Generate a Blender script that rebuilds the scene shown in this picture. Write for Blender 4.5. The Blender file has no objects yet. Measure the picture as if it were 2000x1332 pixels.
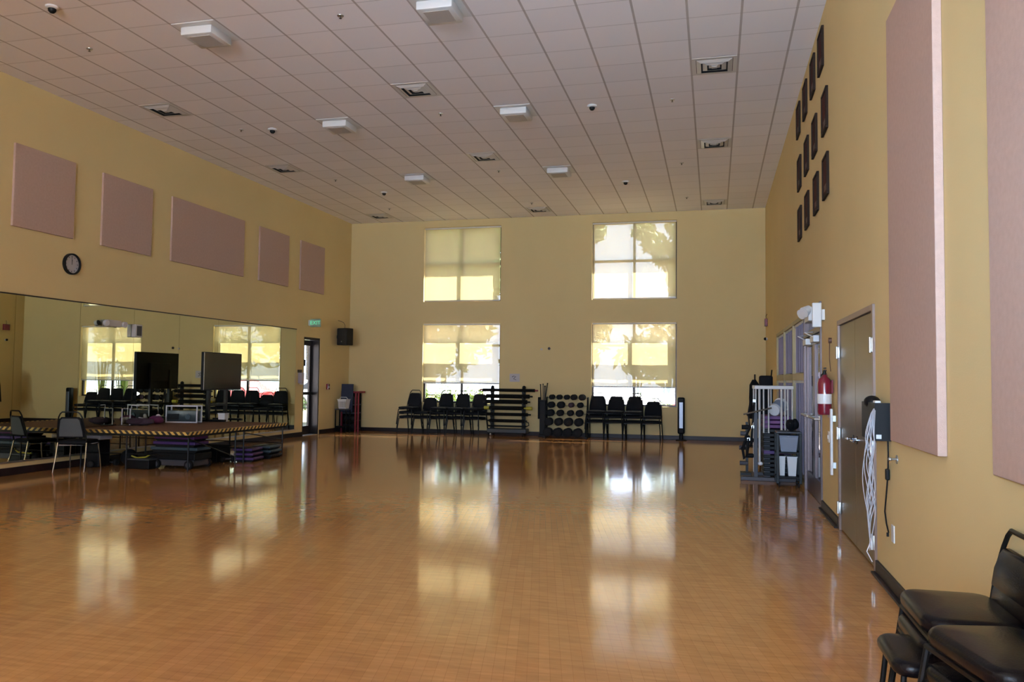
import bpy, bmesh, math, random
from mathutils import Vector, Matrix
PI = math.pi
C = bpy.context.scene.collection
R = math.radians
random.seed(7)

# ------------------------------------------------------------------ materials
def mat(name, col, rough=0.6, metal=0.0, spec=0.5, bump=0.0, bscale=60.0, var=0.0, vscale=4.0, emit=None, estr=0.0, coat=0.0, sheen=0.0):
    m = bpy.data.materials.new(name); m.use_nodes = True
    nt = m.node_tree; b = nt.nodes['Principled BSDF']
    b.inputs['Base Color'].default_value = (*col, 1)
    b.inputs['Roughness'].default_value = rough
    b.inputs['Metallic'].default_value = metal
    b.inputs['Specular IOR Level'].default_value = spec
    b.inputs['Coat Weight'].default_value = coat
    if sheen: b.inputs['Sheen Weight'].default_value = sheen
    tc = nt.nodes.new('ShaderNodeTexCoord')
    if var > 0:
        n = nt.nodes.new('ShaderNodeTexNoise'); n.inputs['Scale'].default_value = vscale; n.inputs['Detail'].default_value = 4
        nt.links.new(tc.outputs['Object'], n.inputs['Vector'])
        mr = nt.nodes.new('ShaderNodeMapRange'); mr.inputs['From Min'].default_value = .3; mr.inputs['From Max'].default_value = .7
        mr.inputs['To Min'].default_value = 1 - var; mr.inputs['To Max'].default_value = 1 + var
        nt.links.new(n.outputs['Fac'], mr.inputs['Value'])
        mx = nt.nodes.new('ShaderNodeVectorMath'); mx.operation = 'SCALE'
        mx.inputs[0].default_value = col
        nt.links.new(mr.outputs['Result'], mx.inputs['Scale'])
        nt.links.new(mx.outputs['Vector'], b.inputs['Base Color'])
    if bump > 0:
        n = nt.nodes.new('ShaderNodeTexNoise'); n.inputs['Scale'].default_value = bscale; n.inputs['Detail'].default_value = 3
        nt.links.new(tc.outputs['Object'], n.inputs['Vector'])
        bp = nt.nodes.new('ShaderNodeBump'); bp.inputs['Strength'].default_value = bump; bp.inputs['Distance'].default_value = .005
        nt.links.new(n.outputs['Fac'], bp.inputs['Height']); nt.links.new(bp.outputs['Normal'], b.inputs['Normal'])
    if emit:
        b.inputs['Emission Color'].default_value = (*emit, 1); b.inputs['Emission Strength'].default_value = estr
    return m

M = {}
WALLC = (0.64, 0.50, 0.25)
M['wall'] = mat('painted_wall', WALLC, .85, spec=.25, bump=.15, bscale=90, var=.03, vscale=.7)
M['white_trim'] = mat('white_trim', (.72, .70, .64), .5)
M['base'] = mat('rubber_base', (.016, .009, .010), .45, spec=.25)
M['panel'] = mat('acoustic_fabric', (.43, .30, .25), .95, spec=.1, bump=.3, bscale=220, var=.04, vscale=30)
M['black_vinyl'] = mat('black_vinyl', (.005, .004, .005), .26, spec=.16, bump=.15, bscale=130)
M['black_fabric'] = mat('black_fabric', (.008, .008, .010), .8, spec=.15, bump=.2, bscale=200)
M['grey_fabric'] = mat('grey_back_fabric', (.075, .085, .09), .7, spec=.3, bump=.2, bscale=200)
M['black_metal'] = mat('black_metal', (.005, .005, .005), .42, spec=.2)
M['dark_metal'] = mat('bronze_metal', (.035, .025, .022), .35, metal=.6)
M['mauve_metal'] = mat('mauve_frame_metal', (.10, .068, .068), .35, metal=.5)
M['chrome'] = mat('chrome', (.34, .34, .37), .16, metal=1.0)
M['steel'] = mat('brushed_steel', (.50, .49, .47), .42, metal=1.0)
M['black_plastic'] = mat('black_plastic', (.005, .005, .006), .5, spec=.18)
M['black_rubber'] = mat('black_rubber', (.008, .008, .009), .7, spec=.2, bump=.2, bscale=150)
M['foam'] = mat('black_foam', (.008, .007, .006), .9, spec=.1, bump=.3, bscale=120)
M['white_plastic'] = mat('white_plastic', (.68, .68, .68), .4)
M['white_wire'] = mat('white_wire', (.62, .60, .62), .45)
M['cord_white'] = mat('cord_white', (.42, .40, .42), .5)
M['grey_plastic'] = mat('grey_blue_plastic', (.16, .18, .24), .5)
M['purple'] = mat('purple_foam', (.085, .018, .11), .6, bump=.1)
M['violet'] = mat('violet_foam', (.055, .02, .12), .6, bump=.1)
M['teal'] = mat('teal_foam', (.035, .06, .075), .55, bump=.1)
M['red'] = mat('red_paint', (.15, .006, .022), .2, coat=.5)
M['dull_red'] = mat('dull_red_paint', (.20, .012, .025), .5)
M['yellow'] = mat('yellow_paint', (.42, .36, .03), .5)
M['wood_stick'] = mat('stick_wood', (.10, .075, .05), .6, var=.15, vscale=20)
M['grey_metal'] = mat('light_grey_metal', (.50, .47, .44), .4)
M['mid_grey'] = mat('mid_grey_metal', (.055, .055, .065), .5, spec=.3)
M['stage_top'] = mat('stage_carpet', (.14, .078, .056), .9, spec=.15, bump=.3, bscale=150, var=.12, vscale=18)
M['cloth_white'] = mat('white_towel', (.55, .52, .53), .9, bump=.3, bscale=80)
M['leaf'] = mat('green_leaf', (.10, .17, .035), .6, var=.3, vscale=3)
M['leaf_dark'] = mat('dark_green_leaf', (.06, .10, .03), .6, var=.3, vscale=3)
M['bark'] = mat('bark', (.12, .09, .06), .9, bump=.4, bscale=30)
M['concrete'] = mat('pale_concrete', (.55, .54, .52), .9, var=.05, vscale=1.0)
M['grass'] = mat('lawn', (.13, .20, .05), .9, var=.3, vscale=2)
M['bounce_ground'] = mat('bounce_pavers', (.78, .86, .96), .9, var=.04, vscale=1)  # unseen ground, made pale and bluish to bounce light up to the ceiling
M['lawn_dark'] = mat('dull_lawn', (.11, .10, .055), .95, var=.3, vscale=2)  # dull tone chosen to limit light bounced onto the window shades
M['asphalt'] = mat('parking_asphalt', (.30, .30, .31), .9, var=.06, vscale=1)
M['car_red'] = mat('red_car_paint', (.45, .015, .02), .25, coat=.5)
M['car_white'] = mat('white_car_paint', (.7, .7, .72), .25, coat=.5)
M['dark_glass'] = mat('dark_car_glass', (.02, .02, .025), .08)
M['tyre'] = mat('tyre', (.02, .02, .02), .8)
M['brown_door'] = mat('brown_door_enamel', (.125, .080, .034), .32, metal=.0, spec=.16, bump=.04, bscale=8)
M['door_frame'] = mat('brown_frame_enamel', (.20, .13, .10), .4)
M['frame_wood'] = mat('plaque_frame', (.02, .012, .009), .7, spec=.1)
M['plaque'] = mat('plaque_board', (.055, .014, .012), .7, spec=.1)
M['plaque_brass'] = mat('plaque_plate', (.09, .035, .02), .6)
M['tv_screen'] = mat('screen_glass', (.012, .010, .009), .12, spec=.6)
M['paper'] = mat('paper', (.50, .46, .48), .8)
M['ink'] = mat('ink', (.05, .05, .06), .8)
M['light_housing'] = mat('white_light_housing', (.66, .65, .63), .45)
M['light_lens'] = mat('unlit_lens', (.40, .37, .35), .5)
M['vent_white'] = mat('vent_enamel', (.58, .555, .52), .4)
M['void'] = mat('duct_interior', (.01, .01, .01), .9)
M['green_sign'] = mat('green_sign_letters', (.05, .5, .25), .5, emit=(.20, .85, .50), estr=.45)
M['sign_white'] = mat('sign_face', (.30, .42, .30), .5)
M['blind'] = mat('vertical_blind', (.42, .36, .44), .6)
M['blind_back'] = mat('corridor_wall', (.50, .42, .42), .8)
M['blue_board'] = mat('blue_grey_board', (.030, .036, .062), .7, spec=.2)
M['clock_face'] = mat('clock_face', (.45, .43, .45), .35)
M['bag_purple'] = mat('purple_cloth', (.10, .015, .07), .9, bump=.3, bscale=40)

def mk_ceiling():
    m = bpy.data.materials.new('ceiling_tiles'); m.use_nodes = True
    nt = m.node_tree; b = nt.nodes['Principled BSDF']; L = nt.links.new
    b.inputs['Roughness'].default_value = .9; b.inputs['Specular IOR Level'].default_value = .1
    tc = nt.nodes.new('ShaderNodeTexCoord'); sp = nt.nodes.new('ShaderNodeSeparateXYZ'); L(tc.outputs['Object'], sp.inputs[0])
    def mth(op, a, c=None, d=None):
        n = nt.nodes.new('ShaderNodeMath'); n.operation = op
        for i, v in enumerate((a, c, d)):
            if v is None: continue
            if isinstance(v, (int, float)): n.inputs[i].default_value = v
            else: L(v, n.inputs[i])
        return n.outputs[0]
    T = .6096
    ux = mth('DIVIDE', mth('SUBTRACT', sp.outputs['X'], -.2975), T); uy = mth('DIVIDE', mth('SUBTRACT', sp.outputs['Y'], 9.4527), T)
    def line(u, w):   # distance to nearest grid line in metres
        fr = mth('FRACT', mth('ADD', u, 50.5)); d = mth('MULTIPLY', mth('ABSOLUTE', mth('SUBTRACT', fr, .5)), T)
        return mth('LESS_THAN', d, w)
    lx = line(ux, .0135); ly = line(uy, .0095)  # dark lines paint in the shadow of the recessed tile edges
    cell = nt.nodes.new('ShaderNodeCombineXYZ'); L(mth('FLOOR', ux), cell.inputs[0]); L(mth('FLOOR', uy), cell.inputs[1])
    wn = nt.nodes.new('ShaderNodeTexWhiteNoise'); L(cell.outputs[0], wn.inputs['Vector'])
    tv = mth('MULTIPLY_ADD', wn.outputs['Value'], .05, .975)
    base = nt.nodes.new('ShaderNodeVectorMath'); base.operation = 'SCALE'; base.inputs[0].default_value = (.87, .84, .84); L(tv, base.inputs['Scale'])
    m1 = nt.nodes.new('ShaderNodeMix'); m1.data_type = 'RGBA'; L(mth('MULTIPLY', ly, .32), m1.inputs['Factor']); L(base.outputs[0], m1.inputs['A']); m1.inputs['B'].default_value = (.30, .26, .24, 1)
    m2 = nt.nodes.new('ShaderNodeMix'); m2.data_type = 'RGBA'; L(mth('MULTIPLY', lx, .72), m2.inputs['Factor']); L(m1.outputs['Result'], m2.inputs['A']); m2.inputs['B'].default_value = (.33, .28, .25, 1)
    L(m2.outputs['Result'], b.inputs['Base Color'])
    n = nt.nodes.new('ShaderNodeTexNoise'); n.inputs['Scale'].default_value = 60; L(tc.outputs['Object'], n.inputs['Vector'])
    bp = nt.nodes.new('ShaderNodeBump'); bp.inputs['Strength'].default_value = .15; bp.inputs['Distance'].default_value = .004; L(n.outputs['Fac'], bp.inputs['Height']); L(bp.outputs[0], b.inputs['Normal'])
    return m
M['ceiling'] = mk_ceiling()

def mk_floor():
    m = bpy.data.materials.new('strip_wood_floor'); m.use_nodes = True
    nt = m.node_tree; b = nt.nodes['Principled BSDF']; L = nt.links.new
    tc = nt.nodes.new('ShaderNodeTexCoord')
    mp = nt.nodes.new('ShaderNodeMapping'); mp.inputs['Rotation'].default_value = (0, 0, R(78)); L(tc.outputs['Object'], mp.inputs['Vector'])
    br = nt.nodes.new('ShaderNodeTexBrick'); L(mp.outputs[0], br.inputs['Vector'])
    br.inputs['Scale'].default_value = 1; br.inputs['Brick Width'].default_value = .55; br.inputs['Row Height'].default_value = .057
    br.inputs['Mortar Size'].default_value = .0012; br.inputs['Mortar Smooth'].default_value = .3; br.offset = .37; br.inputs['Bias'].default_value = -.1
    br.inputs['Color1'].default_value = (.47, .235, .088, 1); br.inputs['Color2'].default_value = (.425, .208, .076, 1); br.inputs['Mortar'].default_value = (.35, .165, .06, 1)
    n = nt.nodes.new('ShaderNodeTexNoise'); n.inputs['Scale'].default_value = 3.5; n.inputs['Detail'].default_value = 6
    mp2 = nt.nodes.new('ShaderNodeMapping'); mp2.inputs['Rotation'].default_value = (0, 0, R(78)); mp2.inputs['Scale'].default_value = (1, 9, 1); L(tc.outputs['Object'], mp2.inputs['Vector']); L(mp2.outputs[0], n.inputs['Vector'])
    mr = nt.nodes.new('ShaderNodeMapRange'); mr.inputs['From Min'].default_value = .3; mr.inputs['From Max'].default_value = .7; mr.inputs['To Min'].default_value = .86; mr.inputs['To Max'].default_value = 1.14; L(n.outputs['Fac'], mr.inputs['Value'])
    sc = nt.nodes.new('ShaderNodeVectorMath'); sc.operation = 'SCALE'; L(br.outputs['Color'], sc.inputs[0]); L(mr.outputs[0], sc.inputs['Scale']); L(sc.outputs[0], b.inputs['Base Color'])
    n2 = nt.nodes.new('ShaderNodeTexNoise'); n2.inputs['Scale'].default_value = 1.2; n2.inputs['Detail'].default_value = 3; L(tc.outputs['Object'], n2.inputs['Vector'])
    mr2 = nt.nodes.new('ShaderNodeMapRange'); mr2.inputs['To Min'].default_value = .06; mr2.inputs['To Max'].default_value = .12; L(n2.outputs['Fac'], mr2.inputs['Value']); L(mr2.outputs[0], b.inputs['Roughness'])
    b.inputs['Specular IOR Level'].default_value = .5
    n3 = nt.nodes.new('ShaderNodeTexNoise'); n3.inputs['Scale'].default_value = 9; n3.inputs['Detail'].default_value = 2; L(tc.outputs['Object'], n3.inputs['Vector'])
    bp = nt.nodes.new('ShaderNodeBump'); bp.inputs['Strength'].default_value = .12; bp.inputs['Distance'].default_value = .004; L(n3.outputs['Fac'], bp.inputs['Height'])
    bp2 = nt.nodes.new('ShaderNodeBump'); bp2.inputs['Strength'].default_value = .04; bp2.inputs['Distance'].default_value = .001; bp2.invert = True; L(br.outputs['Fac'], bp2.inputs['Height']); L(bp.outputs[0], bp2.inputs['Normal'])
    L(bp2.outputs[0], b.inputs['Normal'])
    return m
M['floor'] = mk_floor()

def mk_glass(name, tint=(.93, .95, .94), refl=.12):
    m = bpy.data.materials.new(name); m.use_nodes = True; nt = m.node_tree; nt.nodes.clear(); L = nt.links.new
    o = nt.nodes.new('ShaderNodeOutputMaterial'); t = nt.nodes.new('ShaderNodeBsdfTransparent'); t.inputs[0].default_value = (*tint, 1)
    g = nt.nodes.new('ShaderNodeBsdfGlossy'); g.inputs['Roughness'].default_value = .02; g.inputs[0].default_value = (.9, .9, .9, 1)
    lw = nt.nodes.new('ShaderNodeLayerWeight'); lw.inputs['Blend'].default_value = .25
    ml = nt.nodes.new('ShaderNodeMath'); ml.operation = 'MULTIPLY_ADD'; ml.inputs[1].default_value = .6; ml.inputs[2].default_value = refl * .4; L(lw.outputs['Fresnel'], ml.inputs[0])
    x = nt.nodes.new('ShaderNodeMixShader'); L(ml.outputs[0], x.inputs[0]); L(t.outputs[0], x.inputs[1]); L(g.outputs[0], x.inputs[2]); L(x.outputs[0], o.inputs[0])
    return m
M['glass'] = mk_glass('clear_glass')
M['glass_dark'] = mk_glass('tinted_glass', (.55, .52, .56), .3)

def mk_shade(name, col, openness):
    m = bpy.data.materials.new(name); m.use_nodes = True; nt = m.node_tree; nt.nodes.clear(); L = nt.links.new
    o = nt.nodes.new('ShaderNodeOutputMaterial')
    d = nt.nodes.new('ShaderNodeBsdfDiffuse'); d.inputs[0].default_value = (*col, 1)
    t = nt.nodes.new('ShaderNodeBsdfTranslucent'); t.inputs[0].default_value = (*col, 1)
    tr = nt.nodes.new('ShaderNodeBsdfTransparent'); tr.inputs[0].default_value = (.93, .90, .86, 1)
    a = nt.nodes.new('ShaderNodeMixShader'); a.inputs[0].default_value = .52; L(d.outputs[0], a.inputs[1]); L(t.outputs[0], a.inputs[2])
    w = nt.nodes.new('ShaderNodeTexNoise'); w.inputs['Scale'].default_value = 1.5
    tc = nt.nodes.new('ShaderNodeTexCoord'); L(tc.outputs['Object'], w.inputs['Vector'])
    mr = nt.nodes.new('ShaderNodeMapRange'); mr.inputs['To Min'].default_value = openness * .9; mr.inputs['To Max'].default_value = openness * 1.1; L(w.outputs['Fac'], mr.inputs['Value'])
    x = nt.nodes.new('ShaderNodeMixShader'); L(mr.outputs[0], x.inputs[0]); L(a.outputs[0], x.inputs[1]); L(tr.outputs[0], x.inputs[2]); L(x.outputs[0], o.inputs[0])
    return m
M['shade'] = mk_shade('roller_shade_fabric', (.43, .345, .195), .085)

def mk_mirror():
    m = bpy.data.materials.new('mirror_silver'); m.use_nodes = True; b = m.node_tree.nodes['Principled BSDF']
    b.inputs['Base Color'].default_value = (.70, .73, .58, 1); b.inputs['Metallic'].default_value = 1; b.inputs['Roughness'].default_value = .004
    return m
M['mirror'] = mk_mirror()

def mk_hazard():
    m = bpy.data.materials.new('hazard_stripes'); m.use_nodes = True; nt = m.node_tree; b = nt.nodes['Principled BSDF']; L = nt.links.new
    tc = nt.nodes.new('ShaderNodeTexCoord'); sp = nt.nodes.new('ShaderNodeSeparateXYZ'); L(tc.outputs['Object'], sp.inputs[0])
    def mth(op, a, c, d=None):
        n = nt.nodes.new('ShaderNodeMath'); n.operation = op
        for i, v in enumerate((a, c, d)):
            if v is None: continue
            if isinstance(v, (int, float)): n.inputs[i].default_value = v
            else: L(v, n.inputs[i])
        return n.outputs[0]
    s = mth('ADD', mth('SUBTRACT', sp.outputs['X'], sp.outputs['Y']), sp.outputs['Z'])
    f = mth('FRACT', mth('DIVIDE', s, .107), 0)
    g = mth('LESS_THAN', f, .5)
    mx = nt.nodes.new('ShaderNodeMix'); mx.data_type = 'RGBA'; L(g, mx.inputs['Factor'])
    mx.inputs['A'].default_value = (.02, .012, .008, 1); mx.inputs['B'].default_value = (.62, .40, .10, 1)
    L(mx.outputs['Result'], b.inputs['Base Color']); b.inputs['Roughness'].default_value = .55
    return m
M['hazard'] = mk_hazard()

# ------------------------------------------------------------------ mesh helpers
class G:
    def __init__(s): s.bm = bmesh.new()
    def _x(s, vs, mtx):
        if mtx is not None: bmesh.ops.transform(s.bm, matrix=mtx, verts=vs)
    def box(s, x0, x1, y0, y1, z0, z1, bev=0, mtx=None, seg=2):
        r = bmesh.ops.create_cube(s.bm, size=1)
        vs = r['verts']
        for v in vs:
            v.co = Vector(((x0 + x1) / 2 + v.co.x * (x1 - x0), (y0 + y1) / 2 + v.co.y * (y1 - y0), (z0 + z1) / 2 + v.co.z * (z1 - z0)))
        if bev:
            es = list({e for v in vs for e in v.link_edges})
            q = bmesh.ops.bevel(s.bm, geom=es, offset=bev, segments=seg, affect='EDGES', profile=.5)
            vs = list({v for f in q['faces'] for v in f.verts} | {v for v in vs if v.is_valid})
        s._x(vs, mtx); return s
    def cyl(s, p0, p1, r, n=10, r2=None):
        p0 = Vector(p0); p1 = Vector(p1); d = p1 - p0; L = d.length
        q = bmesh.ops.create_cone(s.bm, cap_ends=True, segments=n, radius1=r, radius2=r if r2 is None else r2, depth=L)
        mt = Matrix.Translation((p0 + p1) / 2) @ d.to_track_quat('Z', 'Y').to_matrix().to_4x4()
        bmesh.ops.transform(s.bm, matrix=mt, verts=q['verts']); return s
    def sph(s, c, r, sc=(1, 1, 1), u=12, v=8):
        q = bmesh.ops.create_uvsphere(s.bm, u_segments=u, v_segments=v, radius=r)
        bmesh.ops.transform(s.bm, matrix=Matrix.Translation(c) @ Matrix.Diagonal((*sc, 1)), verts=q['verts']); return s
    def tube(s, pts, r, n=8, closed=False):
        pts = [Vector(p) for p in pts]; N = len(pts); rings = []
        prev = None
        for i, p in enumerate(pts):
            a = pts[(i - 1) % N] if (closed or i > 0) else p
            b = pts[(i + 1) % N] if (closed or i < N - 1) else p
            t = (b - a).normalized()
            if prev is None: up = Vector((0, 0, 1)) if abs(t.z) < .9 else Vector((1, 0, 0)); x = t.cross(up).normalized()
            else: x = (prev - t * prev.dot(t)).normalized()
            prev = x; y = t.cross(x)
            rings.append([s.bm.verts.new(p + x * r * math.cos(2 * PI * k / n) + y * r * math.sin(2 * PI * k / n)) for k in range(n)])
        M_ = N if closed else N - 1
        for i in range(M_):
            a, b = rings[i], rings[(i + 1) % N]
            for k in range(n): s.bm.faces.new((a[k], a[(k + 1) % n], b[(k + 1) % n], b[k]))
        if not closed:
            s.bm.faces.new(rings[0][::-1]); s.bm.faces.new(rings[-1])
        return s
    def prism(s, poly, t0, t1, plane='xz', mtx=None, bev=0):
        # poly in the named plane, extruded t0..t1 along the third axis
        def P3(a, b, t): return {'xz': (a, t, b), 'yz': (t, a, b), 'xy': (a, b, t)}[plane]
        va = [s.bm.verts.new(P3(a, b, t0)) for a, b in poly]; vb = [s.bm.verts.new(P3(a, b, t1)) for a, b in poly]
        n = len(poly); fs = [s.bm.faces.new(va), s.bm.faces.new(vb[::-1])]
        for i in range(n): fs.append(s.bm.faces.new((va[i], vb[i], vb[(i + 1) % n], va[(i + 1) % n])))
        bmesh.ops.recalc_face_normals(s.bm, faces=fs)
        vs = va + vb
        if bev:
            es = list({e for f in fs[:2] for e in f.edges})
            q = bmesh.ops.bevel(s.bm, geom=es, offset=bev, segments=2, affect='EDGES', profile=.5)
            vs = list({v for f in q['faces'] for v in f.verts} | {v for v in vs if v.is_valid})
        s._x(vs, mtx); return s
    def lathe(s, prof, c=(0, 0, 0), n=20, mtx=None):
        rings = []; allv = []
        for r, z in prof:
            ring = [s.bm.verts.new((c[0] + r * math.cos(2 * PI * k / n), c[1] + r * math.sin(2 * PI * k / n), c[2] + z)) for k in range(n)]
            rings.append(ring); allv += ring
        for a, b in zip(rings, rings[1:]):
            for k in range(n): s.bm.faces.new((a[k], a[(k + 1) % n], b[(k + 1) % n], b[k]))
        s.bm.faces.new(rings[0][::-1]); s.bm.faces.new(rings[-1])
        s._x(allv, mtx); return s
    def build(s, name, m, parent=None, smooth=False, loc=None, rot=None):
        bmesh.ops.recalc_face_normals(s.bm, faces=s.bm.faces[:])
        me = bpy.data.meshes.new(name); s.bm.to_mesh(me); s.bm.free()
        me.materials.append(M[m] if isinstance(m, str) else m)
        if smooth:
            for p in me.polygons: p.use_smooth = True
            try: me.set_sharp_from_angle(angle=R(40))
            except Exception: pass
        o = bpy.data.objects.new(name, me); C.objects.link(o)
        if parent: o.parent = parent
        if loc: o.location = loc
        if rot: o.rotation_euler = rot
        return o

def tag(o, label, cat, group=None, kind=None):
    if label: o['label'] = label
    if cat: o['category'] = cat
    if group: o['group'] = group
    if kind: o['kind'] = kind
    return o
def thing(name, label, cat, loc=(0, 0, 0), rz=0, group=None):
    o = bpy.data.objects.new(name, None); C.objects.link(o); o.location = loc; o.rotation_euler = (0, 0, rz); o.empty_display_size = .1
    return tag(o, label, cat, group)
def struct(o): o['kind'] = 'structure'; return o
def sthing(name, loc=(0, 0, 0)):
    o = bpy.data.objects.new(name, None); C.objects.link(o); o.location = loc; o['kind'] = 'structure'; return o
def dup(root, loc, rz, label, group=None):
    r = root.copy(); C.objects.link(r); r.location = loc; r.rotation_euler = (0, 0, rz); r['label'] = label
    if group: r['group'] = group
    for ch in list(root.children):
        c = ch.copy(); C.objects.link(c); c.parent = r
        for g in list(ch.children):
            d = g.copy(); C.objects.link(d); d.parent = c
    return r

# ------------------------------------------------------------------ room constants
XL, XR, YF, YB, H = -9.741, 1.217, 20.378, -8.0, 5.70
def wall_cells(g, u0, u1, v0, v1, holes, put):
    us = sorted({u0, u1} | {h[0] for h in holes} | {h[1] for h in holes}); vs = sorted({v0, v1} | {h[2] for h in holes} | {h[3] for h in holes})
    for a, b in zip(us, us[1:]):
        run = None
        for c, d in zip(vs, vs[1:]):
            mu, mv = (a + b) / 2, (c + d) / 2
            if any(h[0] < mu < h[1] and h[2] < mv < h[3] for h in holes):
                if run: put(a, b, *run); run = None
            else: run = (run[0], d) if run else (c, d)
        if run: put(a, b, *run)
# far wall
FW = [(-7.60, -5.45, 3.50, 5.51), (-7.60, -5.45, .80, 2.92), (-3.03, -.90, 3.50, 5.49), (-3.03, -.90, .80, 2.92)]
g = G(); wall_cells(g, XL - .25, XR + .25, 0, H, FW, lambda a, b, c, d: g.box(a, b, YF, YF + .30, c, d)); struct(g.build('wall_back', 'wall'))
# left wall with the glass door opening
LW = [(17.85, 18.69, 0, 2.43)]
g = G(); wall_cells(g, YB, YF, 0, H, LW, lambda a, b, c, d: g.box(XL - .25, XL, a, b, c, d)); struct(g.build('wall_left', 'wall'))
# right wall: storage doors, storefront door, storefront window
RW = [(6.75, 8.62, 0, 2.07), (9.95, 11.74, 0, 2.40), (11.74, 16.75, .06, 2.40)]
g = G(); wall_cells(g, YB, YF, 0, H, RW, lambda a, b, c, d: g.box(XR, XR + .25, a, b, c, d)); struct(g.build('wall_right', 'wall'))
# wall behind the camera, with an added tall opening sized to let daylight in
BW = [(-6.0, .9, 0, 5.3)]
g = G(); wall_cells(g, XL - .25, XR + .25, 0, H, BW, lambda a, b, c, d: g.box(a, b, YB - .25, YB, c, d)); struct(g.build('wall_front', 'wall'))
struct(G().box(XL - .25, XR + .25, YB - .25, YF + .30, -.12, 0).build('floor', 'floor'))
struct(G().box(XL - .25, XR + .25, YB - .25, YF + .30, H, H + .12).build('ceiling', 'ceiling'))
# cove base
def base(name, segs):
    g = G()
    for s_ in segs: g.box(*s_, bev=.004)
    return struct(g.build(name, 'base'))
t = .022
base('baseboard_back', [(XL + .03, XR - .05, YF - t, YF, 0, .10)])
base('baseboard_left', [(XL, XL + t, YB, 17.83, 0, .11), (XL, XL + t, 18.71, YF, 0, .11)])
base('baseboard_right', [(XR - t, XR, YB, 6.72, 0, .10), (XR - .055, XR - t, YB, 6.72, 0, .016), (XR - t, XR, 8.65, 9.93, 0, .10), (XR - .055, XR - t, 8.65, 9.93, 0, .016), (XR - t, XR, 16.77, YF, 0, .10)])

# ------------------------------------------------------------------ windows in the far wall, with roller shades
wl = ['upper left window', 'lower left window', 'upper right window', 'lower right window']
for i, (x0, x1, z0, z1) in enumerate(FW):
    w = sthing('window_%d' % (i + 1), ((x0 + x1) / 2, YF + .15, z0)); W = x1 - x0; Hh = z1 - z0; hx = W / 2
    g = G(); f = .045
    g.box(-hx, hx, -.03, .03, 0, f).box(-hx, hx, -.03, .03, Hh - f, Hh).box(-hx, -hx + f, -.03, .03, f, Hh - f).box(hx - f, hx, -.03, .03, f, Hh - f)
    struct(g.build('window_frame', 'dark_metal', w))
    g = G(); g.box(-.03, .03, -.028, .028, f, Hh - f)
    if i in (0, 2): g.box(-hx + f, hx - f, -.026, .026, Hh / 2 - .03, Hh / 2 + .03)
    struct(g.build('mullion', 'dark_metal', w))
    for sx in (-1, 1):
        struct(G().box(min(sx * .03, sx * (hx - f)), max(sx * .03, sx * (hx - f)), -.003, .003, f, Hh - f).build('pane', 'glass', w))
    s = thing('roller_shade', ['cream roller shade pulled fully down over the upper left window', 'cream roller shade over the lower left window, stopping above the chair backs',
              'cream roller shade over the upper right window with tree outline showing through', 'cream roller shade over the lower right window with plant shadows across it'][i],
              'window shade', ((x0 + x1) / 2, YF + .035, z1), 0, 'roller shades on the far wall')
    drop = {0: 1.97, 1: 1.58, 2: 1.95, 3: 1.62}[i]
    g = G(); bm = g.bm; n = 12
    for half in ((-1, 1),):
        vs = []
        for k in range(n + 1):
            x = -hx + .025 + (W - .05) * k / n
            vs.append((bm.verts.new((x, .0, -.02)), bm.verts.new((x, .004 * math.sin(k * 1.3), -drop))))
        for a, b in zip(vs, vs[1:]): bm.faces.new((a[0], b[0], b[1], a[1]))
    g.build('fabric', 'shade', s)
    G().box(-hx + .02, hx - .02, -.012, .012, -drop - .03, -drop, bev=.004).build('bottom_bar', 'grey_metal', s)
    G().cyl((-hx + .012, 0, -.028), (hx - .012, 0, -.028), .022, 12).build('roller', 'white_trim', s, smooth=True)
    # outside sun control over the window: an eave for the upper pair, two added blades for the lower pair, spaced to cast its sun bands
    e = sthing('trim_%d' % (i + 1), ((x0 + x1) / 2, YF + .30, 0))
    g = G()
    if i in (0, 2): g.box(-hx - .6, hx + 1.4, 0, .66, 6.02, 6.12)
    else:
        g.box(-hx - .1, hx + .3, .0, .17, 2.33, 2.37); g.box(-hx - .1, hx + .3, .225, .62, 2.33, 2.37)
        for sx in (-hx - .08, 0, hx + .28): g.box(sx - .015, sx + .015, 0, .62, 2.37, 2.42)
    struct(g.build('shadow_caster', 'grey_metal', e))

# back window wall behind the camera (unseen, added to light the room)
x0, x1, z0, z1 = BW[0]
w = sthing('window_5', (0, YB - .12, 0)); g = G()
for x in (x0 + .03, -3.7, -1.4, x1 - .03): g.box(x - .03, x + .03, -.03, .03, 0, z1)
g.box(x0, x1, -.03, .03, 0, .06).box(x0, x1, -.03, .03, z1 - .06, z1); struct(g.build('window_frame', 'dark_metal', w))

# ------------------------------------------------------------------ door_1: glass exit door in the left wall
d = sthing('door_1', (XL - .25, 18.27, 0)); g = G()
for a, b in ((-.42, -.37), (.37, .42)): g.box(-.02, .24, a, b, 0, 2.43)
g.box(-.02, .24, -.37, .37, 2.38, 2.43); struct(g.build('door_frame', 'dark_metal', d))
g = G(); g.box(0, .045, -.37, -.28, .01, 2.37).box(0, .045, .27, .37, .01, 2.37).box(0, .045, -.28, .27, .01, .22).box(0, .045, -.28, .27, 2.24, 2.37); lf = struct(g.build('door_leaf', 'dark_metal', d))
struct(G().box(.018, .026, -.28, .27, .22, 2.24).build('pane', 'glass', d))
struct(G().box(.045, .11, -.34, .34, 1.0, 1.07, bev=.01).build('push_bar', 'black_metal', d))
struct(G().box(-.02, .25, -.37, .37, 0, .012).build('threshold', 'steel', d))
struct(G().box(.03, .04, -.06, .07, 1.72, 1.88).build('door_sticker', 'black_plastic', d))

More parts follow.
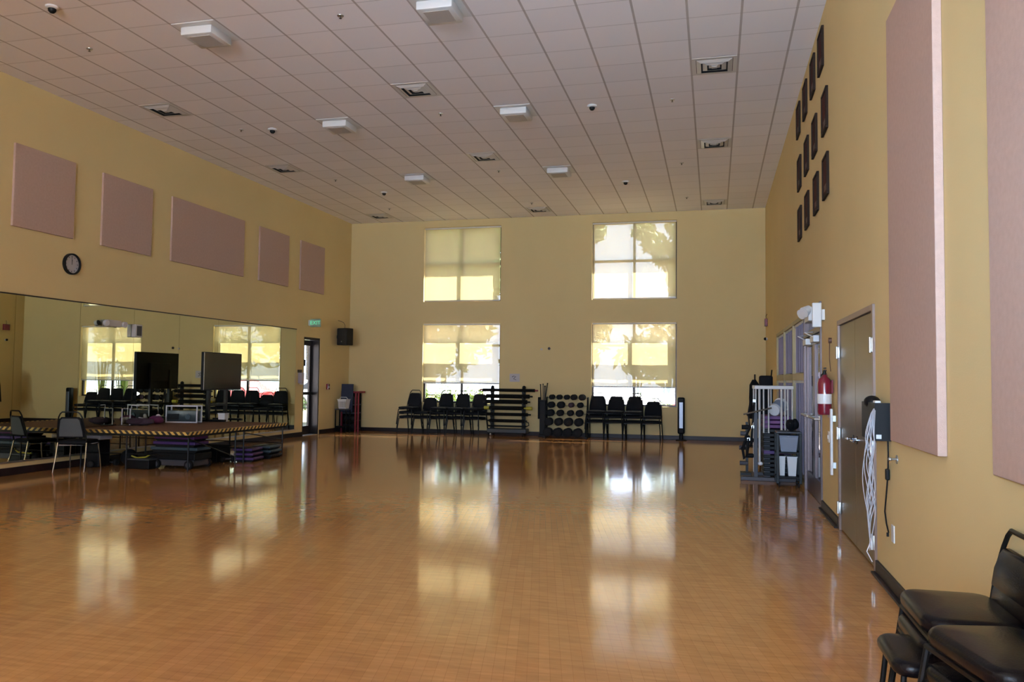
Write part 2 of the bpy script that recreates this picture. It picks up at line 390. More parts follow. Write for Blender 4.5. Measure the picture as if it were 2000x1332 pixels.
# door_2: brown double storage doors in the right wall
d = sthing('door_2', (XR, 7.685, 0)); g = G(); hw = .935
for a, b in ((-hw, -hw + .05), (hw - .05, hw)): g.box(-.02, .15, a, b, 0, 2.07, bev=.004)
g.box(-.02, .15, -hw + .05, hw - .05, 2.02, 2.07, bev=.004); struct(g.build('door_frame', 'door_frame', d))
for k, (a, b) in enumerate(((-hw + .053, -.002), (.002, hw - .053))):
    lf = struct(G().box(.0, .045, a, b, .012, 2.015, bev=.003).build('door_leaf', 'brown_door', d))
    yh = a - .0 if k == 0 else b + .0
    for z in (.22, .95, 1.75):
        g = G(); g.cyl((-.03, yh, z - .06), (-.03, yh, z + .06), .012, 10); g.box(-.026, -.004, yh - .045, yh + .045, z - .055, z + .055, bev=.002)
        struct(g.build('hinge', 'steel', lf, smooth=True))
    yk = (-.09 if k == 0 else .09)
    g = G(); g.cyl((0, yk, .95), (-.012, yk, .95), .035, 16); g.cyl((-.012, yk, .95), (-.055, yk, .95), .011, 10); g.tube([(-.055, yk, .95), (-.058, yk + (.03 if k else -.03), .95), (-.052, yk + (.11 if k else -.11), .945)], .009)
    struct(g.build('door_handle', 'chrome', lf, smooth=True))
struct(G().box(.10, .14, -hw + .05, hw - .05, 0, 2.02).build('closet_backing', 'void', d))

# door_3: double glass storefront doors with transom, right wall
d = sthing('door_3', (XR, 10.845, 0)); g = G(); hw = .895
for a, b in ((-hw, -hw + .05), (hw - .05, hw)): g.box(-.02, .13, a, b, 0, 2.40, bev=.003)
g.box(-.02, .13, -hw + .05, hw - .05, 2.34, 2.40).box(-.02, .13, -hw + .05, hw - .05, 2.05, 2.12); struct(g.build('door_frame', 'mauve_metal', d))
struct(G().box(.05, .056, -hw + .05, hw - .05, 2.12, 2.34).build('transom_pane', 'glass_dark', d))
for k, (a, b) in enumerate(((-hw + .053, -.003), (.003, hw - .053))):
    g = G(); g.box(.01, .055, a, a + .10, .01, 2.045).box(.01, .055, b - .10, b, .01, 2.045).box(.01, .055, a + .10, b - .10, .01, .26).box(.01, .055, a + .10, b - .10, 1.93, 2.045)
    lf = struct(g.build('door_leaf', 'mauve_metal', d))
    struct(G().box(.03, .036, a + .10, b - .10, .26, 1.93).build('pane', 'glass_dark', lf))
    g = G(); g.tube([(.01, a + .06, 1.02), (-.06, a + .08, 1.02), (-.06, b - .08, 1.02), (.01, b - .06, 1.02)], .014); struct(g.build('push_bar', 'steel', lf, smooth=True))
    g = G(); ym = (a + b) / 2; g.box(-.06, .01, ym - .17, ym + .17, 1.94, 2.02, bev=.006); g.tube([(-.05, ym - .1, 2.0), (-.13, ym + .05, 2.06), (-.02, ym + .2, 2.08)], .008)
    struct(g.build('door_closer', 'white_plastic', lf))

# storefront window with blinds, right wall
w = sthing('window_6', (XR, 0, 0)); g = G()
ys = [11.74, 13.41, 15.08, 16.75]
for y in ys: g.box(-.015, .11, max(y - .03, 11.75), min(y + .03, 16.74), .06, 2.40)
for a, b in ((.06, .12), (1.48, 1.58), (2.34, 2.40)):
    g.box(-.012, .108, 11.75, 16.74, a, b)
struct(g.build('window_frame', mat('tan_frame', (.36, .28, .12), .5), w))
for a, b in zip(ys, ys[1:]):
    for c, e_ in ((.12, 1.48), (1.58, 2.34)): struct(G().box(.085, .091, a + .03, b - .03, c, e_).build('pane', 'glass_dark', w))
for (zl, zh, l) in ((.14, 1.46, 'lavender-grey vertical blinds in the lower half of the storefront window'), (1.60, 2.32, 'lavender-grey vertical blinds in the upper half of the storefront window')):
    bl = thing('vertical_blind', l, 'blind', (XR + .035, 14.24, zh), 0, 'vertical blinds of the storefront window')
    g = G()
    for k in range(40):
        y = -2.38 + k * .122
        if min(abs(y + 14.24 - q) for q in ys) < .075: continue
        g.box(-.0015, .0015, -.042, .042, -(zh - zl), -.02, mtx=Matrix.Translation((0, y, 0)) @ Matrix.Rotation(R(-28 + 14 * math.sin(k * 1.7)), 4, 'Z'))
    g.build('slats', 'blind', bl)
    for a, b in zip(ys, ys[1:]): G().box(-.02, .02, a + .035 - 14.24, b - .035 - 14.24, -.02, .02).build('head_rail', 'white_plastic', bl)
# corridor beyond the storefront
g = G(); g.box(3.9, 4.0, 9.0, 20.0, 0, 2.8); g.box(XR + .25, 3.9, 9.0, 20, 2.7, 2.8); g.box(XR + .25, 3.9, 8.9, 9.0, 0, 2.8)
struct(g.build('wall_corridor', 'blind_back')); struct(G().box(XR + .25, 3.9, 9.0, 20, -.10, -.0).build('floor_corridor', 'concrete'))

# ------------------------------------------------------------------ wall mirror panels on the left wall
ye = [8.22, 9.44, 10.66, 11.88, 13.10, 14.32, 15.54, 16.76, 17.46]
ml = ['wide wall mirror panel at the left frame edge behind the chair', 'wall mirror panel behind the chair back, left of the box-shaped light', 'wall mirror panel carrying the grey emergency light',
      'wall mirror panel behind the screen reflection', 'wall mirror panel just left of the mounted screen', 'wall mirror panel right of the mounted screen', 'wall mirror panel second from its right end', 'narrow wall mirror panel at the right end by the exit door']
ml = ['wall mirror panel cut off by the left edge of the photo'] + ml[1:]
for k, (a, b) in enumerate(zip(ye, ye[1:])):
    o = G().box(XL, XL + .009, a + .0025, b - .0025, .20, 2.58).build('wall_mirror', 'mirror'); tag(o, ml[k], 'mirror', 'mirror panels along the left wall')
tag(G().box(XL, XL + .018, 8.2, 17.47, .175, .199).build('mirror_channel', 'steel'), 'thin metal channel running along the bottom of the wall mirrors', 'mirror trim')
tag(G().box(XL, XL + .014, 8.2, 17.47, 2.581, 2.60).build('mirror_channel', 'dark_metal'), 'thin dark strip running along the top of the wall mirrors', 'mirror trim')

# acoustic panels
pl = [(9.30, 10.43, 'dusty pink acoustic panel above the clock, leftmost on the left wall'), (11.02, 12.22, 'dusty pink acoustic panel, second from the left on the left wall'), (12.76, 15.12, 'widest dusty pink acoustic panel, in the middle of the left wall'),
      (15.72, 16.98, 'narrow dusty pink acoustic panel right of the widest one'), (17.54, 18.76, 'smallest-looking dusty pink acoustic panel, nearest the far corner')]
for a, b, l in pl: tag(G().box(XL + .001, XL + .04, a, b, 3.56, 4.76, bev=.006).build('acoustic_panel', 'panel'), l, 'acoustic panel', 'acoustic panels on the left wall')
tag(G().box(XR - .05, XR - .001, 4.78, 5.98, 1.06, 3.98, bev=.005).build('acoustic_panel', 'panel'), 'tall mauve acoustic panel with bright edge beside the black wall box', 'acoustic panel')
tag(G().box(XR - .05, XR - .001, 2.70, 3.90, 1.06, 3.98, bev=.005).build('acoustic_panel', 'panel'), 'tall mauve acoustic panel cut off by the right edge of the photo', 'acoustic panel')

# ------------------------------------------------------------------ wall clock
c = thing('wall_clock', 'round white-faced wall clock with black rim below the leftmost pink panel', 'clock', (XL, 10.43, 3.165))
RY = Matrix.Rotation(PI / 2, 4, 'Y')
G().lathe([(.165, .0), (.165, .05), (.15, .055), (.143, .05), (.143, .02)], n=32, mtx=RY).build('rim', 'black_plastic', c, smooth=True)
G().lathe([(.143, .015), (.143, .022)], n=32, mtx=RY).build('face', 'clock_face', c)
for k in range(12): G().box(.022, .024, -.005, .005, .105, .128, mtx=Matrix.Rotation(k * PI / 6, 4, 'X')).build('hour_mark', 'ink', c)
for nm, ln, a, w_ in (('hour_hand', .07, R(-4), .005), ('minute_hand', .11, R(2), .0035)):
    G().box(.026, .028, -w_, w_, -.01, ln, mtx=Matrix.Rotation(a, 4, 'X')).build(nm, 'ink', c)

# ------------------------------------------------------------------ ceiling fittings
T = .6096; X0 = -.2975; Y0 = 9.4527
def make_vent():
    v = thing('ceiling_vent', '', 'air vent', (0, 0, H)); h = T / 2 - .015
    g = G(); g.box(-h, h, -h, -h + .05, -.006, -.001).box(-h, h, h - .05, h, -.006, -.001).box(-h, -h + .05, -h + .05, h - .05, -.006, -.001).box(h - .05, h, -h + .05, h - .05, -.006, -.001); g.build('vent_frame', 'vent_white', v)
    G().box(-h + .05, h - .05, -h + .05, h - .05, -.0035, -.001).build('duct_opening', 'void', v)
    for q in range(3):
        r0 = h - .056 - q * .080; r1 = r0 - .056; g = G(); bm = g.bm
        o = [bm.verts.new((sx * r0, sy * r0, -.006)) for sx, sy in ((-1, -1), (1, -1), (1, 1), (-1, 1))]; i_ = [bm.verts.new((sx * r1, sy * r1, -.030)) for sx, sy in ((-1, -1), (1, -1), (1, 1), (-1, 1))]
        i2 = [bm.verts.new((sx * (r1 - .004), sy * (r1 - .004), -.030)) for sx, sy in ((-1, -1), (1, -1), (1, 1), (-1, 1))]; o2 = [bm.verts.new((sx * (r0 - .006), sy * (r0 - .006), -.006)) for sx, sy in ((-1, -1), (1, -1), (1, 1), (-1, 1))]
        for k in range(4):
            j = (k + 1) % 4
            bm.faces.new((o[k], o[j], i_[j], i_[k])); bm.faces.new((i_[k], i_[j], i2[j], i2[k])); bm.faces.new((i2[k], i2[j], o2[j], o2[k])); bm.faces.new((o2[k], o2[j], o[j], o[k]))
        g.build('louver', 'vent_white', v)
    G().box(-.035, .035, -.035, .035, -.028, -.022).build('centre_plate', 'vent_white', v)
    return v
vc = [(0, 2, 'nearest'), (0, 8, 'middle'), (0, 16, 'farthest')]
cols = [(0, 'right-hand row, above the right wall'), (-7, 'middle row of vents'), (-14, 'left-hand row, above the pink panels')]
v0 = make_vent(); first = True
for kx, cn in cols:
    for _, j, dn in vc:
        loc = (X0 + (kx + .5) * T, Y0 + (j + .5) * T, H); lab = 'square white louvred ceiling vent, %s of the %s' % (dn, cn); gp = 'square louvred ceiling vents'
        if first: v0.location = loc; v0['label'] = lab; v0['group'] = gp; first = False
        else: dup(v0, loc, 0, lab, gp)
def make_light():
    v = thing('ceiling_light', '', 'ceiling light', (0, 0, H)); h = T / 2 - .014
    G().box(-h, h, -h, h, -.010, -.001, bev=.002).build('trim_plate', 'light_housing', v)
    G().box(-.215, .215, -.215, .215, -.115, -.010, bev=.018).build('housing', 'light_housing', v, smooth=True)
    G().box(-.15, .15, -.15, .15, -.120, -.115, bev=.002).build('lens', 'light_lens', v)
    return v
l0 = make_light(); first = True
for kx, cn in ((-4.5, 'right of the middle vents'), (-9.6, 'left of the middle vents')):
    for j, dn in ((-1.3, 'nearest'), (4.6, 'middle'), (10.6, 'farthest')):
        loc = (X0 + (round(kx - .5) + .5) * T, Y0 + (math.floor(j) + .5) * T, H); lab = 'white box-shaped ceiling light, %s of the row %s' % (dn, cn); gp = 'box-shaped ceiling lights'
        if first: l0.location = loc; l0['label'] = lab; l0['group'] = gp; first = False
        else: dup(l0, loc, 0, lab, gp)
def make_sensor():
    v = thing('smoke_detector', '', 'smoke detector', (0, 0, H))
    G().lathe([(.075, -.001), (.075, -.02), (.06, -.03)], n=20).build('base', 'light_housing', v, smooth=True)
    G().lathe([(.045, -.03), (.042, -.055), (.025, -.075), (.005, -.08)], n=20).build('dome', 'black_plastic', v, smooth=True)
    return v
s0 = make_sensor(); first = True
for (x, y, l) in [(-7.43, 7.54, 'dark-domed ceiling detector in the top left corner of the photo'), (-7.36, 12.22, 'dark-domed ceiling detector between the left vents and box lights'), (-7.33, 16.98, 'dark-domed ceiling detector near the far left corner'), (-1.83, 12.2, 'dark-domed ceiling detector on the right half, the nearer one'), (-1.83, 17.07, 'dark-domed ceiling detector above the upper right window')]:
    if first: s0.location = (x, y, H); s0['label'] = l; s0['group'] = 'dark-domed ceiling detectors'; first = False
    else: dup(s0, (x, y, H), 0, l, 'dark-domed ceiling detectors')
def make_sprk():
    v = thing('ceiling_sprinkler', '', 'sprinkler', (0, 0, H))
    G().lathe([(.04, -.001), (.038, -.008)], n=16).build('escutcheon', 'steel', v)
    g = G(); g.cyl((0, 0, -.008), (0, 0, -.035), .008, 8); g.cyl((0, 0, -.035), (0, 0, -.038), .016, 10); g.build('sprinkler_head', 'dark_metal', v)
    return v
k0 = make_sprk(); first = True
rows = [('right', -.61, [8.5, 12.19, 15.83, 18.85]), ('middle', -4.26, [8.49, 12.07, 15.67, 18.73]), ('left', -7.91, [8.65, 12.13, 15.7, 18.67])]
for rn, x, ys_ in rows:
    for n_, y in zip(('nearest', 'second', 'third', 'farthest'), ys_):
        if rn == 'right' and n_ == 'nearest': continue
        l = 'small ceiling sprinkler, %s from the camera in the %s row' % (n_, rn)
        if first: k0.location = (x, y, H); k0['label'] = l; k0['group'] = 'small ceiling sprinklers'; first = False
        else: dup(k0, (x, y, H), 0, l, 'small ceiling sprinklers')

# ------------------------------------------------------------------ framed plaques high on the right wall
def make_plaque():
    p = thing('framed_plaque', '', 'framed picture', (XR, 0, 0)); w_, h_ = .20, .235
    g = G(); b = .028
    g.box(-.03, -.001, -w_, w_, -h_, -h_ + b, bev=.004).box(-.03, -.001, -w_, w_, h_ - b, h_, bev=.004).box(-.03, -.001, -w_, -w_ + b, -h_ + b, h_ - b, bev=.004).box(-.03, -.001, w_ - b, w_, -h_ + b, h_ - b, bev=.004); g.build('frame', 'frame_wood', p)
    G().box(-.016, -.001, -w_ + b, w_ - b, -h_ + b, h_ - b).build('board', 'plaque', p)
    G().box(-.018, -.016, -.10, .10, -.16, -.09).build('name_plate', 'plaque_brass', p)
    return p
p0 = make_plaque(); first = True
for rn, z, ysr in (('top', 5.29, [9.77, 10.56, 11.44, 12.32]), ('middle', 4.48, [9.46, 10.40, 11.29, 12.22]), ('bottom', 3.74, [9.42, 10.29, 11.27, 12.19])):
    for n_, y in zip(('nearest', 'second nearest', 'second farthest', 'farthest'), ysr):
        l = 'dark framed maroon plaque, %s in the %s row on the right wall' % (n_, rn)
        if first: p0.location = (XR, y, z); p0['label'] = l; p0['group'] = 'framed plaques on the right wall'; first = False
        else: dup(p0, (XR, y, z), 0, l, 'framed plaques on the right wall')

# ------------------------------------------------------------------ banquet chairs
def rrect_cushion(g, x0, x1, y0, y1, z0, z1, rc, n=6):
    # cushion with rounded plan corners and rounded top and bottom edges
    cs = [(x1 - rc, y1 - rc, 0), (x0 + rc, y1 - rc, PI / 2), (x0 + rc, y0 + rc, PI), (x1 - rc, y0 + rc, 3 * PI / 2)]; h = z1 - z0; e = min(h * .48, .03); rings = []
    for k in range(9):
        t = k / 8
        if t < .5: a = t * PI; ins = e * (1 - math.sin(a)); z = z0 + e * (1 - math.cos(a))
        else: a = (t - .5) * PI; ins = e * (1 - math.cos(a)); z = z1 - e + e * math.sin(a)
        ring = []
        for cx, cy, a0 in cs:
            for q in range(n + 1):
                an = a0 + q / n * PI / 2; ring.append(g.bm.verts.new((cx + (rc - ins) * math.cos(an), cy + (rc - ins) * math.sin(an), z)))
        rings.append(ring)
    for f in (.7, .35):
        mx, my = (x0 + x1) / 2, (y0 + y1) / 2; top = rings[-1] if f == .7 else base_
        if f == .7: base_ = rings[-1]
        rings.append([g.bm.verts.new((mx + (v.co.x - mx) * f, my + (v.co.y - my) * f, z1 + (.008 if f == .7 else .012))) for v in base_])
    N = len(rings[0])
    for a, b in zip(rings, rings[1:]):
        for k in range(N): g.bm.faces.new((a[k], a[(k + 1) % N], b[(k + 1) % N], b[k]))
    g.bm.faces.new(rings[0][::-1]); g.bm.faces.new(rings[-1])
def make_chair(name, fab, back, legm, seat_z=.46, top=.89, thick=.055, sw=.21, dep=.235, lean=.095, rc=.045):
    c = thing(name, '', 'chair')
    g = G(); rrect_cushion(g, -sw, sw, -dep, .20, seat_z - thick, seat_z, rc)
    g.build('seat', fab, c, smooth=True)
    zb = seat_z + .045; zt = top - .075
    wb, wt = .195, .145
    def bx(z): k = (z - seat_z) / (top - seat_z); return .205 + lean * k
    # padded back, trapezoid
    g = G(); poly = [(-wb, zb), (wb, zb), (wb * .99, zb + .08), (wt + .012, zt - .03), (wt - .02, zt), (-wt + .02, zt), (-wt - .012, zt - .03), (-wb * .99, zb + .08)]
    g.prism(poly, -.02, .02, 'xz', bev=.012)
    for v in g.bm.verts: v.co.y += bx(v.co.z)
    g.build('backrest', fab, c, smooth=True)
    if back:
        g = G(); s_ = .86; cz = (zb + zt) / 2
        g.prism([(x * s_, cz + (z - cz) * s_) for x, z in poly], .0205, .0235, 'xz')
        for v in g.bm.verts: v.co.y += bx(v.co.z)
        g.build('back_cover', back, c)
    pts = [(-wb - .012, bx(seat_z - .03), seat_z - .03), (-wb - .010, bx(zb + .06), zb + .06), (-wt - .022, bx(zt), zt), (-wt + .005, bx(top - .025), top - .025), (-wt + .035, bx(top), top), (wt - .035, bx(top), top), (wt - .005, bx(top - .025), top - .025), (wt + .022, bx(zt), zt), (wb + .010, bx(zb + .06), zb + .06), (wb + .012, bx(seat_z - .03), seat_z - .03)]
    G().tube(pts, .0105, 8).build('back_frame', legm if not back else 'black_metal', c, smooth=True)
    zs = seat_z - thick - .012
    G().tube([(-sw + .01, -dep + .02, zs), (sw - .01, -dep + .02, zs), (sw - .005, .19, zs), (-sw + .005, .19, zs)], .0105, 8, closed=True).build('seat_frame', legm, c, smooth=True)
    for sx in (-1, 1):
        G().tube([(sx * (sw - .008), -dep + .025, zs), (sx * (sw + .012), -dep, zs * .5), (sx * (sw + .02), -dep - .027, .0)], .0115, 8).build('leg', legm, c, smooth=True)
        G().tube([(sx * (wb + .012), bx(seat_z - .03), seat_z - .03), (sx * (wb + .02), .205 + lean * .35, zs * .5), (sx * (wb + .028), .205 + lean * .9, .0)], .0115, 8).build('leg', legm, c, smooth=True)
    return c
# far wall stacks; every chair in a stack is a chair
ch0 = make_chair('banquet_chair', 'black_fabric', None, 'black_metal'); first = True
win = {0: 'lower left window', 1: 'lower right window'}
stk = []
for k, (x, n) in enumerate(zip((-7.79, -7.36, -6.90, -6.44, -5.98), (3, 2, 3, 3, 3))): stk.append((0, k, x, 20.02, n, R(-12)))
for k, (x, n) in enumerate(zip((-2.84, -2.38, -1.92, -1.47), (3, 3, 3, 2))): stk.append((1, k, x, 20.02, n, R(-3)))
posn = {0: ['leftmost', 'second', 'middle', 'fourth', 'rightmost'], 1: ['leftmost', 'second', 'third', 'rightmost']}
lev = {3: ['bottom', 'middle', 'top'], 2: ['lower', 'upper']}
for wi, k, x, y, n, rz in stk:
    for q in range(n):
        l = '%s black chair of the %s stack under the %s' % (lev[n][q], posn[wi][k], win[wi]); gp = 'black chairs stacked under the %s' % win[wi]
        loc = (x - .004 * q, y - .012 * q, q * .118)
        if first: ch0.location = loc; ch0.rotation_euler = (0, 0, rz); ch0['label'] = l; ch0['group'] = gp; first = False
        else: dup(ch0, loc, rz, l, gp)
# chair with grey back pushed under the stage edge
c = make_chair('banquet_chair', 'black_fabric', 'grey_fabric', 'chrome'); c.location = (-9.33, 10.27, 0); c.rotation_euler = (0, 0, R(198)); c['label'] = 'black chair with grey back and shiny legs pushed against the striped stage edge'
# foreground vinyl chairs along the right wall
fg = 'black vinyl chairs at the right foreground'
fc0 = make_chair('vinyl_chair', 'black_vinyl', None, 'black_metal', seat_z=.455, top=.745, thick=.07, sw=.25, dep=.165, lean=.045, rc=.085)
fc0.location = (.935, 3.66, 0); fc0.rotation_euler = (0, 0, R(-90)); fc0['label'] = 'lower black vinyl chair of the far foreground stack'; fc0['group'] = fg
dup(fc0, (.945, 3.66, .10), R(-90), 'top black vinyl chair of the far foreground stack, with its back in view', fg)
dup(fc0, (.925, 3.02, .0), R(-78), 'lower black vinyl chair of the stack in the bottom right corner', fg)
dup(fc0, (.935, 3.03, .13), R(-78), 'upper black vinyl chair of the stack in the bottom right corner', fg)
ps = thing('padded_stool', 'low black padded stool peeking out left under the far foreground chair stack', 'stool', (.82, 3.50, 0))
g = G(); rrect_cushion(g, -.17, .19, -.20, .20, .355, .415, .07); g.build('seat', 'black_vinyl', ps, smooth=True)
for sx in (-1, 1):
    for sy in (-1, 1): G().tube([(sx * .13, sy * .16, .355), (sx * .165, sy * .185, .0)], .011, 8).build('leg', 'black_metal', ps, smooth=True)
for sx in (-1, 1): G().tube([(sx * .148, -.172, .18), (sx * .148, .172, .18)], .009, 8).build('stretcher', 'black_metal', ps, smooth=True)

# ------------------------------------------------------------------ stage
SX0, SX1, SY0, SY1, SZ = XL + .05, -7.60, 10.50, 13.40, .60
s = thing('portable_stage', 'low brown-carpeted stage platform with yellow and black striped edges', 'stage', ((SX0 + SX1) / 2, (SY0 + SY1) / 2, 0)); a, b = (SX1 - SX0) / 2, (SY1 - SY0) / 2
G().box(-a + .002, a - .055, -b + .055, b - .02, SZ - .03, SZ).build('deck', 'stage_top', s)
G().box(-a + .002, a, -b - .0, -b + .055, SZ - .045, SZ + .004, bev=.002).build('edge_strip', 'hazard', s)
G().box(a - .055, a, -b + .055, b, SZ - .045, SZ + .004, bev=.002).build('edge_strip', 'hazard', s)
g = G(); g.box(-a + .02, a - .03, -b + .03, -b + .07, SZ - .08, SZ - .03).box(-a + .02, a - .03, b - .07, b - .03, SZ - .08, SZ - .03).box(-a + .02, -a + .06, -b + .07, b - .07, SZ - .08, SZ - .03).box(a - .07, a - .03, -b + .07, b - .07, SZ - .08, SZ - .03).box(-a + .06, a - .07, -.02, .02, SZ - .08, SZ - .03); g.build('under_frame', 'black_metal', s)
for lx in (-a + .12, -.1, a - .06):
    for ly in (-b + .10, -.12, .12, b - .08):
        g = G(); g.cyl((lx, ly, 0), (lx, ly, SZ - .07), .013, 8); g.build('leg', 'black_metal', s, smooth=True)
g = G()
for ly in (.12, b - .08): g.cyl((-a + .12, ly, .24), (a - .06, ly, .24), .009, 8)
g.cyl((a - .06, .12, .24), (a - .06, b - .08, .24), .009, 8); g.cyl((a - .06, -b + .10, .5), (a - .06, -.12, .12), .009, 8); g.cyl((a - .06, .12, .5), (a - .06, b - .08, .3), .009, 8); g.cyl((-a + .12, -b + .1, .24), (a - .4, -b + .1, .24), .008, 8)
g.build('brace', 'black_metal', s, smooth=True)

# screen on a stand, on the stage
tv = thing('flat_screen', 'large black flat television on a stand on the stage, facing the room', 'television', (-9.02, 13.40, 0))
W2 = .60
tv.location = (-9.02, 13.42, 0); tv.location.z = SZ + .004
G().box(-.03, .03, -W2, W2, .58, 1.28, bev=.006).build('bezel', 'black_plastic', tv)
G().box(.0301, .033, -W2 + .015, W2 - .015, .60, 1.265).build('screen', 'tv_screen', tv)
G().box(.031, .0335, -W2 + .0, -W2 + .012, .59, 1.27).build('side_trim', 'steel', tv)
G().box(-.09, -.03, -.28, .28, .72, 1.08, bev=.01).build('rear_housing', 'black_plastic', tv)
g = G(); g.box(-.11, -.06, -.30, -.24, .0, .95).box(-.11, -.06, .24, .30, .0, .95).box(-.11, -.06, -.24, .24, .28, .32); g.build('stand_post', 'black_metal', tv)
for y in (-.27, .27): G().box(-.34, .28, y - .03, y + .03, 0, .04, bev=.006).build('stand_foot', 'black_metal', tv)

# clutter on the stage
b = thing('equipment_case', 'silver-framed dark equipment case standing on the stage', 'case', (-9.30, 12.72, SZ)); g = G(); hw, hh, dd = .29, .31, .11; q = .022
for z in (0, hh - q):
    for y in (-dd, dd - q): g.box(-hw, hw, y, y + q, z, z + q, bev=.003)
for x in (-hw, hw - q):
    for y in (-dd, dd - q): g.box(x, x + q, y, y + q, q, hh - q, bev=.003)
g.build('silver_frame', 'white_wire', b)
G().box(-hw + q, hw - q, -dd + .01, dd - .01, q, hh - .09, bev=.01).build('case_body', mat('case_glass', (.03, .04, .045), .2), b)
G().box(-hw + .03, -.05, -dd - .004, -dd + .01, .06, .16).build('control_panel', 'black_plastic', b)
g = G(); g.cyl((.12, -dd - .01, .11), (.12, -dd + .01, .11), .05, 16); g.build('speaker_cone', 'teal', b)
b.rotation_euler = (0, 0, R(12))
def bin_(name, label, cat, loc, rz, w0, w1, h, m, rim=True):
    o = thing(name, label, cat, loc, rz); g = G()
    prof = [(w0, 0), (w1, h), (w1 - .008, h), (w0 - .008, .01)]
    g.lathe([(w0, 0), (w1, h), (w1 + .008, h), (w1 + .008, h - .012), (w1, h - .012)], n=4, mtx=Matrix.Rotation(PI / 4, 4, 'Z')); g.build('bin_body', m, o)
    g = G(); g.lathe([(w0 * .9, .01), (w1 * .93, h + .002)], n=4, mtx=Matrix.Rotation(PI / 4, 4, 'Z')); g.build('bin_opening', 'mid_grey', o)
    return o
bin_('plastic_bin', 'small white plastic tub on the stage right of the silver-framed case', 'bin', (-8.85, 13.25, SZ), R(5), .085, .10, .16, 'white_plastic')
def lump(name, label, cat, loc, m, sc, seed, n=3):
    rnd = random.Random(seed); g = G()
    for k in range(n): g.sph((rnd.uniform(-.5, .5) * sc[0], rnd.uniform(-.4, .4) * sc[1], sc[2] * (.45 + .15 * k / n)), 1, (sc[0] * rnd.uniform(.5, .8), sc[1] * rnd.uniform(.5, .8), sc[2] * .45), 12, 8)
    for v in g.bm.verts:
        v.co += Vector((math.sin(v.co.y * 60 + seed), math.sin(v.co.z * 50 + seed * 2), math.sin(v.co.x * 55))) * sc[2] * .05
        v.co.z = max(v.co.z, .002)
    o = g.build(name, m, smooth=True, loc=loc); return tag(o, label, cat)
lump('cloth_bag', 'plum-coloured cloth bag slumped on the stage left of the silver-framed case', 'bag', (-9.42, 12.2, SZ), 'bag_purple', (.17, .14, .14), 3)
lump('cloth_bag', 'black and purple jacket heap on the stage, left of the plum bag', 'clothing', (-9.40, 11.62, SZ), mat('dark_plum_cloth', (.03, .014, .025), .9, bump=.3, bscale=40), (.26, .16, .13), 5, 4)
lump('towel', 'crumpled white towel on the stage between bag and silver-framed case', 'towel', (-9.58, 12.42, SZ), 'cloth_white', (.06, .06, .17), 8, 2)
lump('towel', 'crumpled white towel beside the black jacket heap on the stage', 'towel', (-9.56, 11.95, SZ), 'cloth_white', (.08, .06, .13), 9, 2)
st = thing('wire_stand', 'small silver wire stand on the stage behind the jacket heap', 'stand', (-9.55, 11.55, SZ)); g = G()
g.tube([(-.09, 0, .0), (-.09, 0, .28), (.07, 0, .28), (.07, 0, .0)], .010); g.tube([(.07, 0, .22), (.08, .02, .34), (.20, .05, .33)], .007); g.build('wire_loop', 'white_wire', st, smooth=True)
G().box(-.12, .10, -.05, .05, 0, .012).build('foot_plate', 'black_metal', st)
hb = thing('hand_weight', 'pale vinyl hand weight standing on the stage against the mirror', 'hand weight', (-9.62, 12.05, SZ + .045), R(30)); g = G(); g.cyl((-.05, 0, 0), (.05, 0, 0), .016, 10); g.build('grip', 'white_plastic', hb, smooth=True)
for sx in (-1, 1): G().lathe([(.02, 0), (.045, .015), (.045, .045), (.02, .06)], n=8, mtx=Matrix.Translation((sx * .05 - (.03 if sx < 0 else 0) - .0, 0, 0)) @ RY).build('weight_head', 'white_plastic', hb)

# things under the stage
def make_step(name, m, w_=.36, d_=.17, h_=.07):
    o = thing(name, '', 'exercise step')
    g = G(); g.box(-w_, w_, -d_, d_, h_ * .45, h_, bev=.012, seg=2); g.build('step_top', m, o)
    g = G(); g.prism([(-w_ + .01, h_ * .45), (w_ - .01, h_ * .45), (w_ - .05, 0), (-w_ + .05, 0)], -d_ + .02, d_ - .02, 'xz'); g.build('step_base', 'black_plastic', o)
    return o
names = [('teal', .34, .20), ('violet', .30, .20), ('purple', .28, .20), ('black_rubber', .28, .2), ('violet', .26, .18)]
z = .245
sc_ = thing('wheeled_cart', 'low black wheeled cart under the stage carrying exercise steps', 'cart', (-8.18, 11.12, 0))
G().box(-.42, .42, -.22, .22, .14, .245, bev=.01).build('cart_bed', 'black_plastic', sc_)
g = G(); g.box(-.38, .38, -.19, .19, .045, .14, bev=.01); g.build('cart_skirt', 'mid_grey', sc_)
for sx in (-.25, .33):
    for sy in (-.235, .235):
        w_ = G().cyl((sx, sy - .02, .07), (sx, sy + .02, .07), .07, 20).build('wheel', 'black_rubber', sc_, smooth=True)
        G().cyl((sx, sy - .024, .07), (sx, sy + .024, .07), .042, 14).build('hub', 'mid_grey', w_, smooth=True)
for (m, w_, d_), l in zip(names[:3], ('lowest exercise step, dull teal, on the cart under the stage', 'violet exercise step lying between teal and magenta ones under the stage', 'uppermost purple exercise step on the cart under the stage')):
    o = make_step('exercise_step', m, w_ + .08, d_ - .02, .085); o.location = (-8.17, 11.12, z); o['label'] = l; o['group'] = 'exercise steps on the cart under the stage'; z += .086
for (x, y, rz, m, l, n) in ((-7.72, 12.35, R(8), 'violet', 'violet', 3), (-7.72, 12.95, R(4), 'teal', 'dark grey', 3)):
    for k in range(n):
        o = make_step('exercise_step', m if k else 'violet' if m == 'violet' else 'black_plastic', .17, .22, .075); o.location = (x - .015 * k, y, k * .076); o.rotation_euler = (0, 0, rz)
        o['label'] = '%s %s exercise step under the right end of the stage' % (('bottom', 'middle', 'top')[k], l); o['group'] = '%s exercise steps under the stage end' % l
